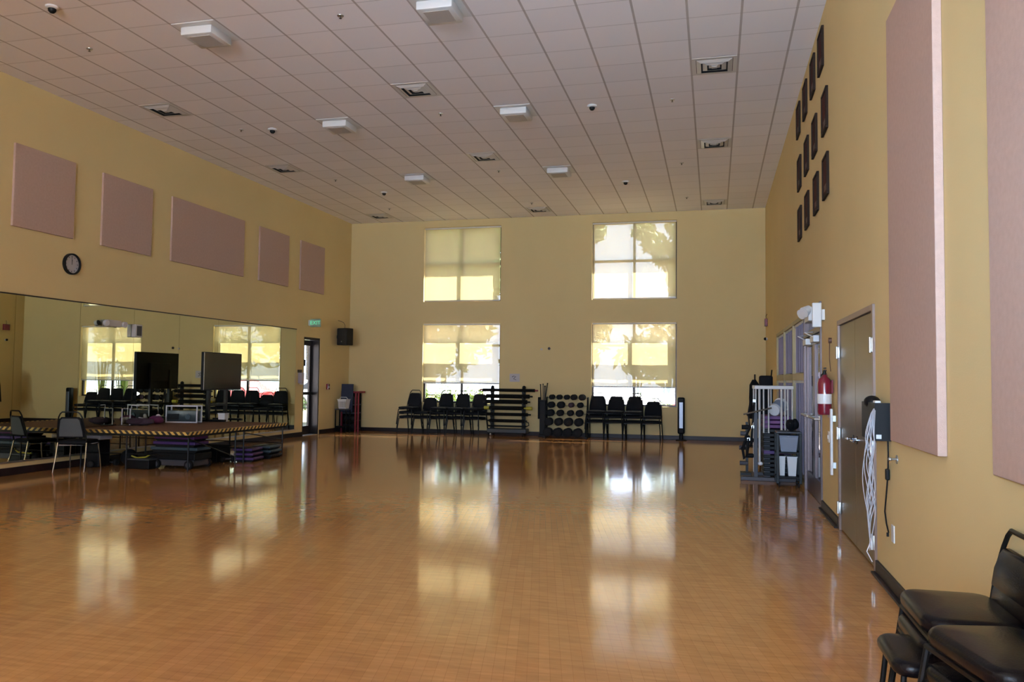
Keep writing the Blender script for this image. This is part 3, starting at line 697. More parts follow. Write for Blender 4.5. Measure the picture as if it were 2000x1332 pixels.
for k, (x, y, r_, m, l) in enumerate([(-9.10, 11.10, .13, 'black_rubber', 'larger black exercise ball lying under the left half of the stage'), (-8.82, 10.82, .09, 'black_rubber', 'smaller black exercise ball under the front edge of the stage')]):
    tag(G().sph((0, 0, 0), r_, u=20, v=14).build('exercise_ball', m, smooth=True, loc=(x, y, r_)), l, 'ball')
tb = thing('storage_tub', 'dark storage tub with pale lid right of the grey-backed chair under the stage edge', 'storage tub', (-9.41, 10.78, .0)); G().box(-.12, .12, -.12, .12, 0, .43, bev=.02).build('tub_body', 'black_plastic', tb); G().box(-.135, .135, -.135, .135, .43, .50, bev=.01).build('tub_lid', mat('tub_lid_white', (.42, .42, .47), .5), tb)
rb = thing('resistance_band', 'yellow resistance band draped among the gear under the stage', 'resistance band', (-8.62, 10.78, .16)); g = G(); g.tube([(-.18, 0, .03), (-.10, .03, .0), (0, 0, .012), (.09, -.02, .02), (.18, .0, .07)], .011); g.build('band', 'yellow', rb, smooth=True)
for k, x in enumerate((-.19, .19)): G().cyl((x, -.03, .03 if k == 0 else .07), (x, .03, .03 if k == 0 else .07), .014, 10).build('handle', 'black_rubber', rb)
tb = thing('floor_box', 'black gear box on the floor under the yellow band', 'box', (-8.62, 10.82, 0)); G().box(-.20, .20, -.12, .12, 0, .135, bev=.012).build('box_body', 'black_plastic', tb); G().box(-.205, .205, -.125, .125, .135, .158, bev=.006).build('box_lid', 'mid_grey', tb)
tb = thing('floor_box', 'long black gear box under the middle of the stage', 'box', (-8.35, 12.1, 0)); G().box(-.45, .30, -.2, .2, 0, .24, bev=.015).build('box_body', 'black_plastic', tb); G().box(-.455, .305, -.205, .205, .24, .27, bev=.006).build('box_lid', 'black_rubber', tb)
# dumbbells on the floor under the stage
def make_db(r, L):
    o = thing('dumbbell', '', 'dumbbell')
    G().cyl((0, -L / 2, 0), (0, L / 2, 0), .016, 10).build('grip', 'mid_grey', o, smooth=True)
    for sy in (-1, 1):
        y0 = sy * L / 2
        g = G(); g.lathe([(r * .8, -.0), (r, .012), (r, .05), (r * .8, .062), (r * .45, .064), (r * .43, .058)], n=18, mtx=Matrix.Translation((0, y0 + (0 if sy > 0 else 0), 0)) @ Matrix.Rotation(-sy * PI / 2, 4, 'X')); g.build('weight_head', 'black_rubber', o, smooth=True)
    return o
for k, (x, y, rz, w_) in enumerate([(-9.45, 10.72, 20, 'nearest the mirror'), (-9.32, 10.98, 80, 'behind the grey-backed chair'), (-8.52, 11.32, 50, 'behind the yellow band'), (-7.95, 12.05, -30, 'beside the violet steps')]):
    o = make_db(.055, .12); o.location = (x, y, .055); o.rotation_euler = (0, 0, R(rz)); o['label'] = 'black dumbbell on the floor under the stage, %s' % w_; o['group'] = 'loose dumbbells under the stage'

# ------------------------------------------------------------------ fixtures on the mirror
e = thing('emergency_light', 'grey emergency light box with lamp heads mounted on the wall mirror', 'emergency light', (XL + .009, 11.33, 2.30)); G().box(0, .08, -.16, .16, -.055, .055, bev=.01).build('light_body', 'grey_metal', e)
for y in (-.21, .21):
    g = G(); g.cyl((.06, y, .0), (.11, y, -.012), .045, 14, .05); g.build('lamp_head', 'white_plastic', e, smooth=True)
e = thing('wall_speaker', 'small grey wall box on the mirror right of the emergency light', 'wall speaker', (XL + .009, 11.90, 2.21)); G().box(0, .09, -.085, .085, -.11, .11, bev=.01).build('box_body', 'grey_metal', e); G().box(.09, .094, -.06, .06, -.085, .085).build('grille', 'mid_grey', e)

# ------------------------------------------------------------------ left wall details near the far corner
e = thing('exit_sign', 'green exit sign sticking out above the glass door', 'exit sign', (XL, 18.10, 2.785)); G().box(.0, .03, -.05, .05, -.07, .07, bev=.005).build('wall_mount', 'light_housing', e)
G().box(.03, .31, -.02, .02, -.10, .10, bev=.006).build('sign_body', 'sign_white', e)
cu = bpy.data.curves.new('sign_letters', 'FONT'); cu.body = 'EXIT'; cu.size = .135; cu.extrude = .002; cu.align_x = 'CENTER'; cu.align_y = 'CENTER'
tmp = bpy.data.objects.new('sign_text', cu); me = bpy.data.meshes.new_from_object(tmp); bpy.data.objects.remove(tmp)
o = bpy.data.objects.new('sign_letters', me); C.objects.link(o); o.parent = e; o.location = (.17, -.023, 0); o.rotation_euler = (PI / 2, 0, 0); me.materials.clear(); me.materials.append(M['green_sign'])
e = thing('wall_loudspeaker', 'black loudspeaker mounted high in the far left corner', 'loudspeaker', (XL + .05, 19.62, 2.52), R(-15))
G().box(.05, .38, -.12, .14, -.225, .225, bev=.015).build('cabinet', 'black_plastic', e)
G().box(.09, .365, -.128, -.12, -.205, .205, bev=.003).build('front_grille', mat('speaker_grille', (.008, .008, .008), .8), e)
G().box(.052, .062, -.125, -.118, -.21, .21).build('edge_trim', 'mid_grey', e)
G().cyl((.21, -.129, -.13), (.21, -.133, -.13), .016, 14).build('badge', 'steel', e)
G().box(-.046, .05, -.03, .03, -.04, .04).build('bracket', 'black_metal', e)
G().tube([(.20, 0, .225), (.21, 0, .30), (.16, 0, .38), (.04, .0, .42), (-.035, .0, .44)], .006).build('cable', 'mid_grey', e, smooth=True)
e = thing('alarm_pull', 'small red fire alarm pull box between glass door and corner', 'fire alarm', (XL, 19.12, 1.20)); G().box(0, .05, -.055, .055, -.075, .075, bev=.006).build('pull_box', 'red', e); G().box(.05, .062, -.035, .035, -.02, .005).build('pull_handle', 'white_plastic', e)
e = thing('soap_dispenser', 'pale wall dispenser between the mirror end and glass door', 'dispenser', (XL, 17.66, 1.42)); G().box(0, .10, -.07, .07, -.13, .13, bev=.015).build('dispenser_body', mat('lilac_plastic', (.42, .36, .40), .4), e); G().box(.03, .11, -.04, .04, -.16, -.13, bev=.005).build('nozzle', 'grey_metal', e)
G().box(0, .02, -.09, .09, .13, .20).build('top_plate', 'dark_metal', e)

# red rack in the far left corner
e = thing('storage_rack', 'red metal rack with dark shelves in the far left corner', 'shelf rack', (-9.45, 20.05, 0)); g = G()
for x in (.17, .25): g.box(x - .018, x + .018, -.20, -.16, 0, 1.06, bev=.004)
g.box(-.25, .27, -.20, -.16, 1.03, 1.08, bev=.004); g.box(.15, .27, -.16, .2, 1.03, 1.08); g.box(-.25, -.21, -.2, -.16, 0, 1.03)
g.build('rack_frame', 'dull_red', e)
G().box(-.22, .15, .2, .22, .0, 1.03).build('back_panel', 'black_plastic', e)
G().box(-.235, -.222, -.16, .2, .0, 1.0).build('side_panel', 'black_plastic', e)
for z in (.05, .27, .48, .70):
    G().box(-.22, .15, -.19, .2, z, z + .03, bev=.004).build('shelf', 'mid_grey' if z > .3 else 'black_metal', e)
for (x0_, x1_, z0_, h_, m, l) in [(-.20, .12, .08, .13, 'black_rubber', 'dark folded mat on the lowest shelf of the red rack'), (-.18, .14, .30, .12, 'black_rubber', 'dark folded mat on the second shelf of the red rack'), (-.1, .14, .51, .14, 'black_fabric', 'dark folded mat on the third shelf of the red rack'), (-.05, .13, .73, .2, 'black_plastic', 'dark carton on the top shelf of the red rack')]:
    tag(G().box(x0_, x1_, -.17, .15, 0, h_ - .003, bev=.02).build('folded_mat' if 'mat' in l else 'storage_carton', m, loc=(-9.45, 20.05, z0_ + .001)), l, 'mat' if 'mat' in l else 'box', 'items on the red rack')
tag(G().box(-.17, .17, -.012, .012, 0, .74, bev=.004).build('foam_board', 'blue_board', loc=(-9.515, 19.815, .53), rot=(R(-3), 0, 0)), 'blue-grey board leaning in front of the red rack', 'board')
bk = thing('laundry_basket', 'white plastic basket hanging in front of the red rack', 'basket', (-9.52, 19.66, .62)); g = G()
g.lathe([(.12, 0), (.155, .25), (.165, .25), (.165, .235)], n=4, mtx=Matrix.Rotation(PI / 4, 4, 'Z') @ Matrix.Diagonal((1.15, 1.0, 1, 1))); g.build('basket_body', 'white_plastic', bk)
g = G()
for k in range(6): x = -.10 + k * .04; g.box(x - .007, x + .007, -.118, -.09, .05, .20, mtx=Matrix.Rotation(R(6), 4, 'X'))
g.build('slots', 'grey_metal', bk); G().tube([(-.12, -.02, .25), (-.08, -.02, .30), (.08, -.02, .30), (.12, -.02, .25)], .008).build('handle', 'white_plastic', bk, smooth=True)
e = thing('step_stool', 'low dark folding bench standing before the red rack', 'bench', (-9.55, 19.66, 0)); g = G(); g.box(-.17, .17, -.13, .15, .585, .615, bev=.006); g.build('bench_top', 'mid_grey', e)
for sx in (-.15, .15):
    for sy in (-.11, .13): G().box(sx - .012, sx + .012, sy - .012, sy + .012, 0, .585).build('leg', 'black_metal', e)
G().box(-.15, .15, -.11, .13, .12, .16, bev=.005).build('shelf', 'black_metal', e)

# ------------------------------------------------------------------ far wall details
p = thing('wall_notice', 'small white paper notice taped above the bar rack', 'notice', (-5.04, YF, 1.485)); G().box(-.135, .135, -.004, 0, -.105, .105).build('sheet', 'paper', p)
g = G(); g.tube([(-.07, -.006, .02), (-.03, -.006, .045), (.03, -.006, .035), (-.03, -.006, -.03), (.04, -.006, -.05)], .008, 6); g.build('scribble', 'ink', p)
for x, z, m, r_, l in ((-4.13, 2.25, 'dark_metal', .035, 'small round brown wall knob between the lower windows'), (-4.33, 2.23, 'grey_metal', .028, 'small pale wall plate left of the brown knob')):
    o = thing('wall_sensor', l, 'wall sensor', (x, YF, z)); G().cyl((0, -.001, 0), (0, -.02, 0), r_, 16).build('sensor_body', m, o, smooth=True); G().cyl((0, -.02, 0), (0, -.03, 0), r_ * .5, 12).build('sensor_cap', m, o, smooth=True)

# bar rack
RX, RYy = -5.125, 20.05
e = thing('bar_rack', 'black two-post rolling rack holding rows of padded bars', 'exercise rack', (RX, RYy, 0)); g = G()
for x in (-.415, .415): g.box(x - .045, x + .045, -.03, .03, .10, 1.22, bev=.005); g.sph((x, 0, 1.235), .05)
g.build('post', 'black_metal', e)
g = G(); g.box(-.52, .52, -.16, .16, .07, .19, bev=.02); g.build('base', mat('base_dark_teal', (.012, .018, .022), .4), e)
for x in (-.42, .42):
    for y in (-.12, .12):
        w_ = G().cyl((x - .016, y, .04), (x + .016, y, .04), .04, 14).build('wheel', 'steel' if (x < 0 and y < 0) else 'black_rubber', e, smooth=True)
zs_ = [1.165, 1.01, .87, .71, .55, .385]
g = G()
for z in zs_ + [.25]:
    for x in (-.415, .415): g.box(x - .02, x + .02, -.14, -.03, z - .075, z - .058); g.box(x - .02, x + .02, -.15, -.138, z - .075, z - .03)
g.build('hook', 'black_metal', e)
ext = [(-.74, .80), (-.64, .66), (-.65, .60), (-.55, .52), (-.62, .62), (-.55, .52)]
for k, (z, (xa, xb)) in enumerate(zip(zs_, ext)):
    nm = ['topmost', 'second', 'third', 'fourth', 'fifth', 'lowest'][k]
    o = thing('padded_bar', '%s padded black bar from the top on the rolling rack' % nm if k not in (0, 5) else '%s padded black bar on the rolling rack' % nm, 'exercise bar', (RX, RYy - .085, z), 0, 'padded bars on the rolling rack')
    rr = .052 if k in (1, 2, 3) else .04
    G().cyl((xa + .08, 0, 0), (xb - .08, 0, 0), rr, 12).build('foam_grip', 'foam', o, smooth=True)
    G().cyl((xa, 0, 0), (xb, 0, 0), .02, 10).build('bar_end', 'dull_red' if k == 0 else ('yellow' if k == 3 else 'black_metal'), o, smooth=True)
    if k == 3:
        G().cyl((xa - .06, 0, 0), (xa + .07, 0, 0), .045, 12).build('end_cap', 'yellow', o, smooth=True); G().cyl((xb - .02, 0, 0), (xb + .13, 0, 0), .045, 12).build('end_cap', 'yellow', o, smooth=True)
o = thing('padded_bar', 'thin bare black bar lowest on the rolling rack, just over its base', 'exercise bar', (RX, RYy - .085, .25), 0, 'padded bars on the rolling rack'); G().cyl((-.5, 0, 0), (.5, 0, 0), .022, 10).build('bar_shaft', 'black_metal', o, smooth=True); G().tube([(.5, 0, 0), (.57, 0, .03), (.56, 0, .1), (.5, 0, .11)], .012).build('bar_hook', 'black_metal', o, smooth=True)

# upright pole holder with poles
e = thing('pole_holder', 'black upright stand full of exercise poles left of the dumbbell rack', 'pole stand', (-4.22, 20.10, 0)); g = G(); g.box(-.10, .10, -.10, .10, 0, .05, bev=.006).box(-.075, .075, -.075, .075, .05, .9, bev=.01); g.build('holder_body', 'black_plastic', e)
G().box(-.085, .085, -.085, .085, .9, .93, bev=.005).build('rim', 'black_metal', e)
g = G(); g.box(-.12, -.075, -.08, .05, .45, 1.0, bev=.01); g.build('side_pouch', 'black_fabric', e)
for k, (x, y, tx, ty, h_, l) in enumerate([(-.05, -.03, -.015, 0, 1.32, 'leftmost exercise pole in the black stand'), (.0, -.02, .0, .0, 1.33, 'middle exercise pole in the black stand'), (.03, .02, .01, 0, 1.28, 'thick exercise pole behind the middle one in the black stand'), (.055, -.03, .06, 0, 1.35, 'rightmost exercise pole leaning out of the black stand')]):
    o = thing('exercise_pole', l, 'pole', (-4.22 + x, 20.10 + y, .932), 0, 'poles in the black stand'); r_ = .02 if k == 2 else .013
    G().cyl((0, 0, 0), (tx, ty, h_ - .94), r_, 10).build('shaft', 'wood_stick' if k in (1, 2) else 'black_metal', o, smooth=True); G().cyl((tx, ty, h_ - .94), (tx * 1.05, ty, h_ - .92), r_ * 1.25, 10).build('end_cap', 'black_rubber', o, smooth=True)

# dumbbell rack with dumbbells (round heads to the room)
e = thing('dumbbell_rack', 'black five-tier rack of round dumbbells beside the lower right window', 'weight rack', (-3.62, 20.03, 0)); g = G()
for x in (-.50, .55): g.tube([(x, -.25, .02), (x, -.20, .02), (x, .05, 1.0), (x, .10, 1.0)], .02); g.box(x - .03, x + .03, -.30, .22, 0, .035, bev=.004); g.cyl((x, .12, .03), (x, .06, .98), .018, 8)
g.build('upright', 'black_metal', e, smooth=True)
rows_d = [(1.01, .04, [(-3.98, .063), (-3.79, .063), (-3.60, .063), (-3.42, .073), (-3.21, .078)]), (.815, .00, [(-3.99, .080), (-3.74, .088), (-3.48, .063), (-3.25, .069)]), (.615, -.05, [(-4.0, .088), (-3.75, .081), (-3.49, .075), (-3.26, .085)]), (.395, -.10, [(-4.03, .100), (-3.78, .098), (-3.53, .106), (-3.27, .104)]), (.135, -.15, [(-4.04, .112), (-3.79, .112), (-3.54, .112), (-3.29, .112)])]
for z, dy, ds in rows_d:
    rm = max(r for _, r in ds)
    g = G(); g.box(-.50, .55, dy - .055, dy - .035, z - .024, z - .0165).box(-.50, .55, dy + .035, dy + .055, z - .024, z - .0165); g.build('shelf_rail', 'black_metal', e)
rn = ['top', 'second', 'third', 'fourth', 'bottom']; cn5 = {5: ['leftmost', 'second', 'middle', 'fourth', 'rightmost'], 4: ['leftmost', 'second', 'third', 'rightmost']}
for ri, (z, dy, ds) in enumerate(rows_d):
    for ci, (x, r_) in enumerate(ds):
        o = make_db(r_, .13); o.location = (x, 20.03 + dy, z); o['label'] = '%s round black dumbbell on the %s tier of the rack' % (cn5[len(ds)][ci], rn[ri]); o['group'] = 'dumbbells on the five-tier rack'
        if (ri, ci) == (1, 2): o.children[1].data = o.children[1].data.copy(); [ch.data.materials.clear() or ch.data.materials.append(mat('maroon_rubber', (.035, .008, .018), .6)) for ch in o.children[1:]]

# tower heater
e = thing('tower_fan', 'tall narrow black tower fan right of the right-hand chair stacks', 'tower fan', (-.78, 20.15, 0)); 
G().lathe([(.13, 0), (.13, .015), (.05, .03), (.045, .17)], n=24).build('base', 'black_plastic', e, smooth=True)
g = G(); g.box(-.085, .085, -.075, .085, .16, 1.05, bev=.04, seg=4); g.build('body', 'black_plastic', e, smooth=True)
G().box(-.045, .045, -.082, -.074, .30, .93, bev=.003).build('grille', mat('fan_grille', (.22, .23, .27), .35, metal=.6), e)
g = G()
for k in range(3): g.box(-.028 + k * .028 - .003, -.028 + k * .028 + .003, -.087, -.082, .31, .92)
g.build('grille_bar', 'mid_grey', e)

# ------------------------------------------------------------------ right wall details
e = thing('emergency_light', 'white twin-head emergency light over the storefront door on the right wall', 'emergency light', (XR, 10.42, 2.27)); G().box(-.12, 0, -.22, .22, -.08, .09, bev=.012).build('light_body', 'light_housing', e)
for y in (-.16, .16):
    g = G(); g.cyl((-.10, y, .06), (-.17, y - .05, .02), .055, 14, .065); g.build('lamp_head', 'light_housing', e, smooth=True)
e = thing('exit_sign', 'white exit sign housing projecting from the right wall by the storefront door', 'exit sign', (XR, 9.72, 2.22)); G().box(-.03, 0, -.05, .05, -.06, .06).build('wall_mount', 'light_housing', e); G().box(-.13, -.03, -.022, .022, -.14, .14, bev=.01).build('sign_body', 'light_housing', e)
e = thing('fire_extinguisher', 'shiny red fire extinguisher with white label hung by the storefront door', 'fire extinguisher', (XR - .095, 8.98, 1.11)); e.scale = (.86, .86, .92)
G().lathe([(.03, 0), (.075, .008), (.082, .03), (.082, .36), (.07, .41), (.03, .44), (.022, .46)], n=24).build('cylinder', 'red', e, smooth=True)
G().lathe([(.0835, .13), (.0838, .131), (.0838, .24), (.0835, .241)], n=24).build('label', 'white_plastic', e, smooth=True)
g = G(); g.cyl((0, 0, .455), (0, 0, .50), .02, 12); g.box(-.015, .015, -.10, .03, .50, .515, bev=.003); g.box(-.012, .012, -.10, .02, .525, .54, bev=.003); g.build('valve_handle', 'black_metal', e)
G().tube([(0, .02, .48), (-.02, .09, .46), (-.03, .105, .30), (-.03, .10, .12)], .011).build('hose', 'black_rubber', e, smooth=True); G().box(.075, .094, -.03, .03, .25, .40).build('wall_bracket', 'red', e)
e = thing('fire_bell', 'shiny red alarm bell on the wall behind the extinguisher', 'alarm bell', (XR, 9.33, 1.44)); G().lathe([(.055, 0), (.06, .02), (.115, .03), (.11, .055), (.07, .075), (.01, .082)], n=28, mtx=Matrix.Rotation(-PI / 2, 4, 'Y')).build('gong', 'red', e, smooth=True); G().cyl((-.08, 0, 0), (-.095, 0, 0), .012, 10).build('bolt', 'steel', e)
o = tag(G().box(-.006, 0, -.12, .10, -.13, .13).build('wall_notice', 'paper', loc=(XR, 9.36, 1.20)), 'white paper notice under the red alarm bell', 'notice')
e = thing('wall_thermometer', 'small round brass wall fitting above the fire extinguisher', 'wall fitting', (XR, 9.15, 1.90)); G().cyl((0, 0, 0), (-.03, 0, 0), .03, 14).build('knob', 'plaque_brass', e, smooth=True); G().tube([(-.02, 0, 0), (-.022, 0, -.2), (-.01, .01, -.33)], .004).build('cord', 'plaque_brass', e)
e = thing('wall_rail', 'white vertical guard rail on the right wall beside the brown double doors', 'guard rail', (XR, 8.90, .84)); G().box(-.055, -.030, -.035, .035, -.34, .34, bev=.006).build('rail_cover', 'white_plastic', e)
for z in (-.24, .24): G().box(-.030, 0, -.02, .02, z - .03, z + .03).build('rail_bracket', 'steel', e)
e = thing('light_switch', 'pale light switch plate left of the white guard rail', 'light switch', (XR, 9.40, .86)); G().box(-.008, 0, -.06, .06, -.06, .06, bev=.002).build('switch_plate', 'white_trim', e); G().box(-.016, -.008, -.01, .01, -.02, .02).build('toggle', 'white_trim', e)
# black wall box with white cords
e = thing('wall_box', 'open black box on the right wall with white cords spilling out', 'equipment box', (XR, 6.46, 1.04)); g = G()
g.box(-.108, 0, -.26, -.25, 0, .27).box(-.108, -.098, -.25, .26, 0, .27).box(-.098, 0, .25, .26, 0, .27).box(-.098, 0, -.25, .25, 0, .012); g.build('box_shell', 'black_plastic', e)
g = G(); g.box(-.115, -.010, -.23, .24, .012, .23, bev=.02) if False else g.box(-.095, -.055, -.22, .22, .012, .24, bev=.015); g.build('box_insert', 'black_fabric', e)
G().box(-.100, -.065, -.2615, -.2602, .015, .045).build('box_label', 'white_plastic', e)
G().sph((-.07, .05, .27), .06, (1, 1.4, .8)).build('charger_brick', 'black_plastic', e, smooth=True)
G().box(-.10, -.06, -.23, -.15, .24, .285, bev=.006).build('plug_block', 'white_plastic', e)
cb = thing('cord_bundle', 'tangled white cords hanging down over the brown double door', 'cord bundle', (1.095, 6.19, 1.27)); rnd = random.Random(4)
for k in range(11):
    ph = rnd.uniform(0, 6.28); fq = rnd.uniform(7, 13); off = rnd.uniform(-.035, .03); L = rnd.uniform(.86, 1.0); pts = []
    for q in range(22):
        t_ = q / 21; z = -L * t_ + .05 * math.sin(PI * min(t_ * 6, 1)); pin = min(1, t_ * 4) * min(1, (1 - t_) * 3 + .15)
        pts.append((-.035 * min(1, t_ * 6) + .03 * (1 - min(1, t_ * 6)) + pin * (off + .022 * math.sin(ph + t_ * fq)), -.045 + pin * .02 * math.cos(ph * 2 + t_ * fq * .8) + .10 * (1 - min(1, t_ * 8)), z))
    G().tube(pts, .0028, 6).build('cord', 'cord_white', cb, smooth=True)
G().tube([(-.03, -.045, -.93), (-.055, -.04, -1.0), (-.02, -.04, -1.07)], .004).build('cord_tail', 'white_wire', cb, smooth=True)
pc = thing('power_cable', 'black power cable with inline switch running down to the outlet', 'cable', (XR - .012, 6.2, 0)); G().tube([(0, .06, 1.04), (-.002, .04, .95), (-.002, .06, .80), (-.002, .11, .68), (0, .19, .52), (0, .14, .44), (-.01, .02, .40), (-.02, -.02, .395)], .0055).build('cord', 'black_rubber', pc, smooth=True)
G().box(-.018, .008, .04, .085, .76, .84, bev=.008).build('inline_switch', 'black_plastic', pc)
e = thing('wall_outlet', 'white wall outlet plate near the floor below the black box', 'outlet', (XR, 6.16, .40)); G().box(-.008, 0, -.04, .04, -.06, .06, bev=.002).build('outlet_plate', 'white_plastic', e); G().box(-.045, -.032, -.012, .012, -.02, .005).build('plug', 'black_plastic', e)
e = thing('wall_hook', 'small metal hook with knob below the tall mauve panel', 'hook', (XR, 6.02, .93)); G().cyl((0, 0, 0), (-.006, 0, 0), .03, 14).build('back_plate', 'steel', e); g = G(); g.cyl((0, 0, 0), (-.04, 0, 0), .008, 8); g.sph((-.045, 0, 0), .014); g.build('knob', 'steel', e, smooth=True)
e = thing('strobe_light', 'dark red wall box high in the far right corner', 'alarm strobe', (XR, 19.72, 2.84)); G().box(-.07, 0, -.10, .10, -.09, .09, bev=.008).build('strobe_body', 'red', e); G().tube([(-.03, 0, .09), (-.035, 0, .16), (-.01, 0, .2)], .006).build('conduit', 'dark_metal', e)
e = thing('security_camera', 'small black round camera low in the far right corner', 'camera', (XR, 19.74, 2.46)); G().cyl((0, 0, 0), (-.03, 0, 0), .03, 12).build('camera_mount', 'white_plastic', e); G().sph((-.05, 0, 0), .036).build('camera_dome', 'black_plastic', e, smooth=True)

# ------------------------------------------------------------------ equipment by the storefront
e = thing('mat_rack', 'tall off-white metal rack with vertical rods by the storefront window', 'rack', (.86, 12.45, 0)); g = G()
g.box(-.28, .27, -.02, .02, 1.345, 1.395, bev=.005).box(-.28, .27, .68, .72, 1.345, 1.395, bev=.005).box(-.28, -.24, .02, .68, 1.345, 1.395); g.build('top_rail', 'grey_metal', e)
for x in (-.26, -.21, -.15, -.08, .10, .15, .19, .25): G().cyl((x, 0, .26 if x < -.2 else .70), (x, 0, 1.35), .012 if x not in (-.21, .10) else .017, 10).build('rod', 'grey_metal', e, smooth=True)
for x in (-.26, .0, .25): G().cyl((x, .70, .05), (x, .70, 1.35), .012, 10).build('rod', 'grey_metal', e, smooth=True)
g = G(); g.box(-.29, -.235, -.03, .03, .04, .99, bev=.004); g.build('lower_post', 'mid_grey', e)
g = G(); g.box(-.48, .30, -.05, .05, 0, .055, bev=.006).box(-.30, -.24, .05, .74, 0, .05, bev=.006).box(-.30, .28, .66, .74, 0, .05, bev=.006); g.build('foot', 'mid_grey', e)
G().sph((-.20, -.0, .25), .03, (1.3, 1, 1)).build('rod_cap', 'white_plastic', e, smooth=True)
z = .06; k = 0; st_lab = []
while z < .93:
    if z > .72: m = 'purple'
    elif .36 < z < .42: m = 'violet'
    else: m = 'black_plastic'
    o = thing('exercise_step', '', 'exercise step', (.90, 12.82, z), 0, 'exercise steps stacked beside the off-white rack')
    G().box(-.19, .19, -.34, .34, .012, .062, bev=.008).build('step_top', m, o)
    g = G(); g.box(-.19, -.10, -.345, -.25, 0, .012).box(.10, .19, -.345, -.25, 0, .012).box(-.19, -.10, .25, .34, 0, .012).box(.10, .19, .25, .34, 0, .012); g.build('step_foot', 'mid_grey', o)
    st_lab.append((o, m)); z += .0635; k += 1
n_ = len(st_lab); ordn = ['lowest', 'second', 'third', 'fourth', 'fifth', 'sixth', 'seventh', 'eighth', 'ninth', 'tenth', 'eleventh', 'twelfth', 'thirteenth', 'fourteenth', 'fifteenth']
for i, (o, m) in enumerate(st_lab):
    o['label'] = ('topmost purple exercise step, right under the white bucket' if i == n_ - 1 else '%s%s %s exercise step in the tall stack' % (ordn[i], '' if i == 0 else ' from the floor', {'purple': 'purple', 'violet': 'violet', 'black_plastic': 'black'}[m]))
ztop = z
bkt = thing('plastic_bucket', 'white bucket with blue label lying on top of the step stack', 'bucket', (.93, 12.78, ztop + .118)); mt = Matrix.Rotation(R(60), 4, 'Z') @ Matrix.Rotation(R(72), 4, 'Y') @ Matrix.Translation((0, 0, -.13))
G().lathe([(.085, 0), (.105, .24), (.112, .24), (.112, .255), (.10, .255)], n=24, mtx=mt).build('bucket_body', 'white_plastic', bkt, smooth=True)
G().lathe([(.091, .05), (.1025, .20)], n=24, mtx=mt).build('bucket_label', mat('blue_label', (.22, .27, .36), .5), bkt, smooth=True)
tag(G().cyl((-.30, 0, -.05), (.10, .05, .05), .012, 10).build('wooden_rod', 'wood_stick', smooth=True, loc=(.72, 12.36, 1.02)), 'brown wooden rod poking out left across the off-white rack', 'rod')
# rolling cart with grey tote and white bin, in front
e = thing('utility_cart', 'black utility cart with open shelves in front of the step stack', 'cart', (1.005, 11.95, 0)); g = G()
for x in (-.15, .15):
    for y in (-.16, .16): g.box(x - .02, x + .02, y - .02, y + .02, .05, .74, bev=.004)
g.build('post', 'black_metal', e)
for z in (.12, .46): G().box(-.165, .17, -.175, .175, z, z + .025, bev=.005).build('shelf', 'black_plastic', e)
G().box(-.165, .17, -.175, .175, .74, .765, bev=.005).build('cart_top', 'mid_grey', e)
for x in (-.13, .13):
    for y in (-.14, .14): G().cyl((x - .012, y, .032), (x + .012, y, .032), .032, 14).build('wheel', 'black_rubber', e, smooth=True)
o = thing('storage_tote', 'grey-blue plastic tote on the middle shelf of the black cart', 'storage tote', (1.005, 11.94, .486)); g = G(); g.prism([(-.10, 0), (.10, 0), (.125, .21), (-.125, .21)], -.12, .12, 'xz'); g.build('tote_body', 'grey_plastic', o); G().box(-.128, .128, -.13, .13, .205, .225, bev=.005).build('tote_lid', 'grey_plastic', o)
for x, w_, l in ((.925, .045, 'narrow white bin on the lower shelf of the black cart'), (1.055, .072, 'wider white bin on the lower shelf of the black cart')):
    o = bin_('plastic_bin', l, 'bin', (x, 11.94, .146), 0, w_ * .75 * 1.3, w_ * 1.3, .27, 'white_plastic'); o['group'] = 'white bins on the black cart'
lump('backpack', 'black backpack heaped on top of the black cart by the wall', 'backpack', (1.08, 11.97, .767), 'black_fabric', (.09, .13, .17), 12, 4)
e = thing('speaker_case', 'tall black padded case standing behind the off-white rack', 'case', (.88, 14.6, 0)); G().box(-.12, .10, -.12, .12, 0, 1.56, bev=.03).build('case_body', 'black_fabric', e); G().tube([(-.03, -.12, 1.3), (-.05, -.17, 1.2), (-.03, -.12, 1.1)], .012).build('handle', 'black_rubber', e, smooth=True); G().cyl((.08, .0, 1.55), (.09, 0, 1.66), .012, 8).build('pole_tip', 'black_metal', e)
for k, (x, z0_, L, m, l) in enumerate([(-.335, 1.18, .42, 'black_rubber', 'black resistance band hanging highest off the rack left side'), (-.36, .80, .34, 'black_rubber', 'black resistance band with handles hanging mid-height off the rack'), (-.42, .62, .30, 'black_fabric', 'dark strap loop hanging lowest, left of the rack')]):
    o = thing('resistance_band', l, 'resistance band', (.86 + x, 12.40 - .03 * k, z0_), 0, 'bands hanging on the left of the off-white rack')
    pts = [(.05, 0, 0), (.0, 0, -.05), (-.035 - .02 * (k % 2), 0, -L * .5), (-.01, 0, -L), (.03, 0, -L * .75), (.04, 0, -.1)]
    G().tube(pts, .012 + .004 * k, 8, closed=True).build('band', m, o, smooth=True); G().cyl((-.05, -.02, -L * .5), (.0, .02, -L * .46), .022, 10).build('handle', 'black_rubber', o, smooth=True)
    G().box(.03, .07, -.01, .02, -.03, .01).build('clip', 'steel', o)
e = thing('kettlebell_stand', 'low dark stand of small weights left of the off-white rack', 'weight stand', (.50, 13.2, 0)); g = G(); g.box(-.10, .10, -.12, .12, 0, .04).box(-.02, .02, -.02, .02, .04, .82); g.build('stand_post', 'black_metal', e)
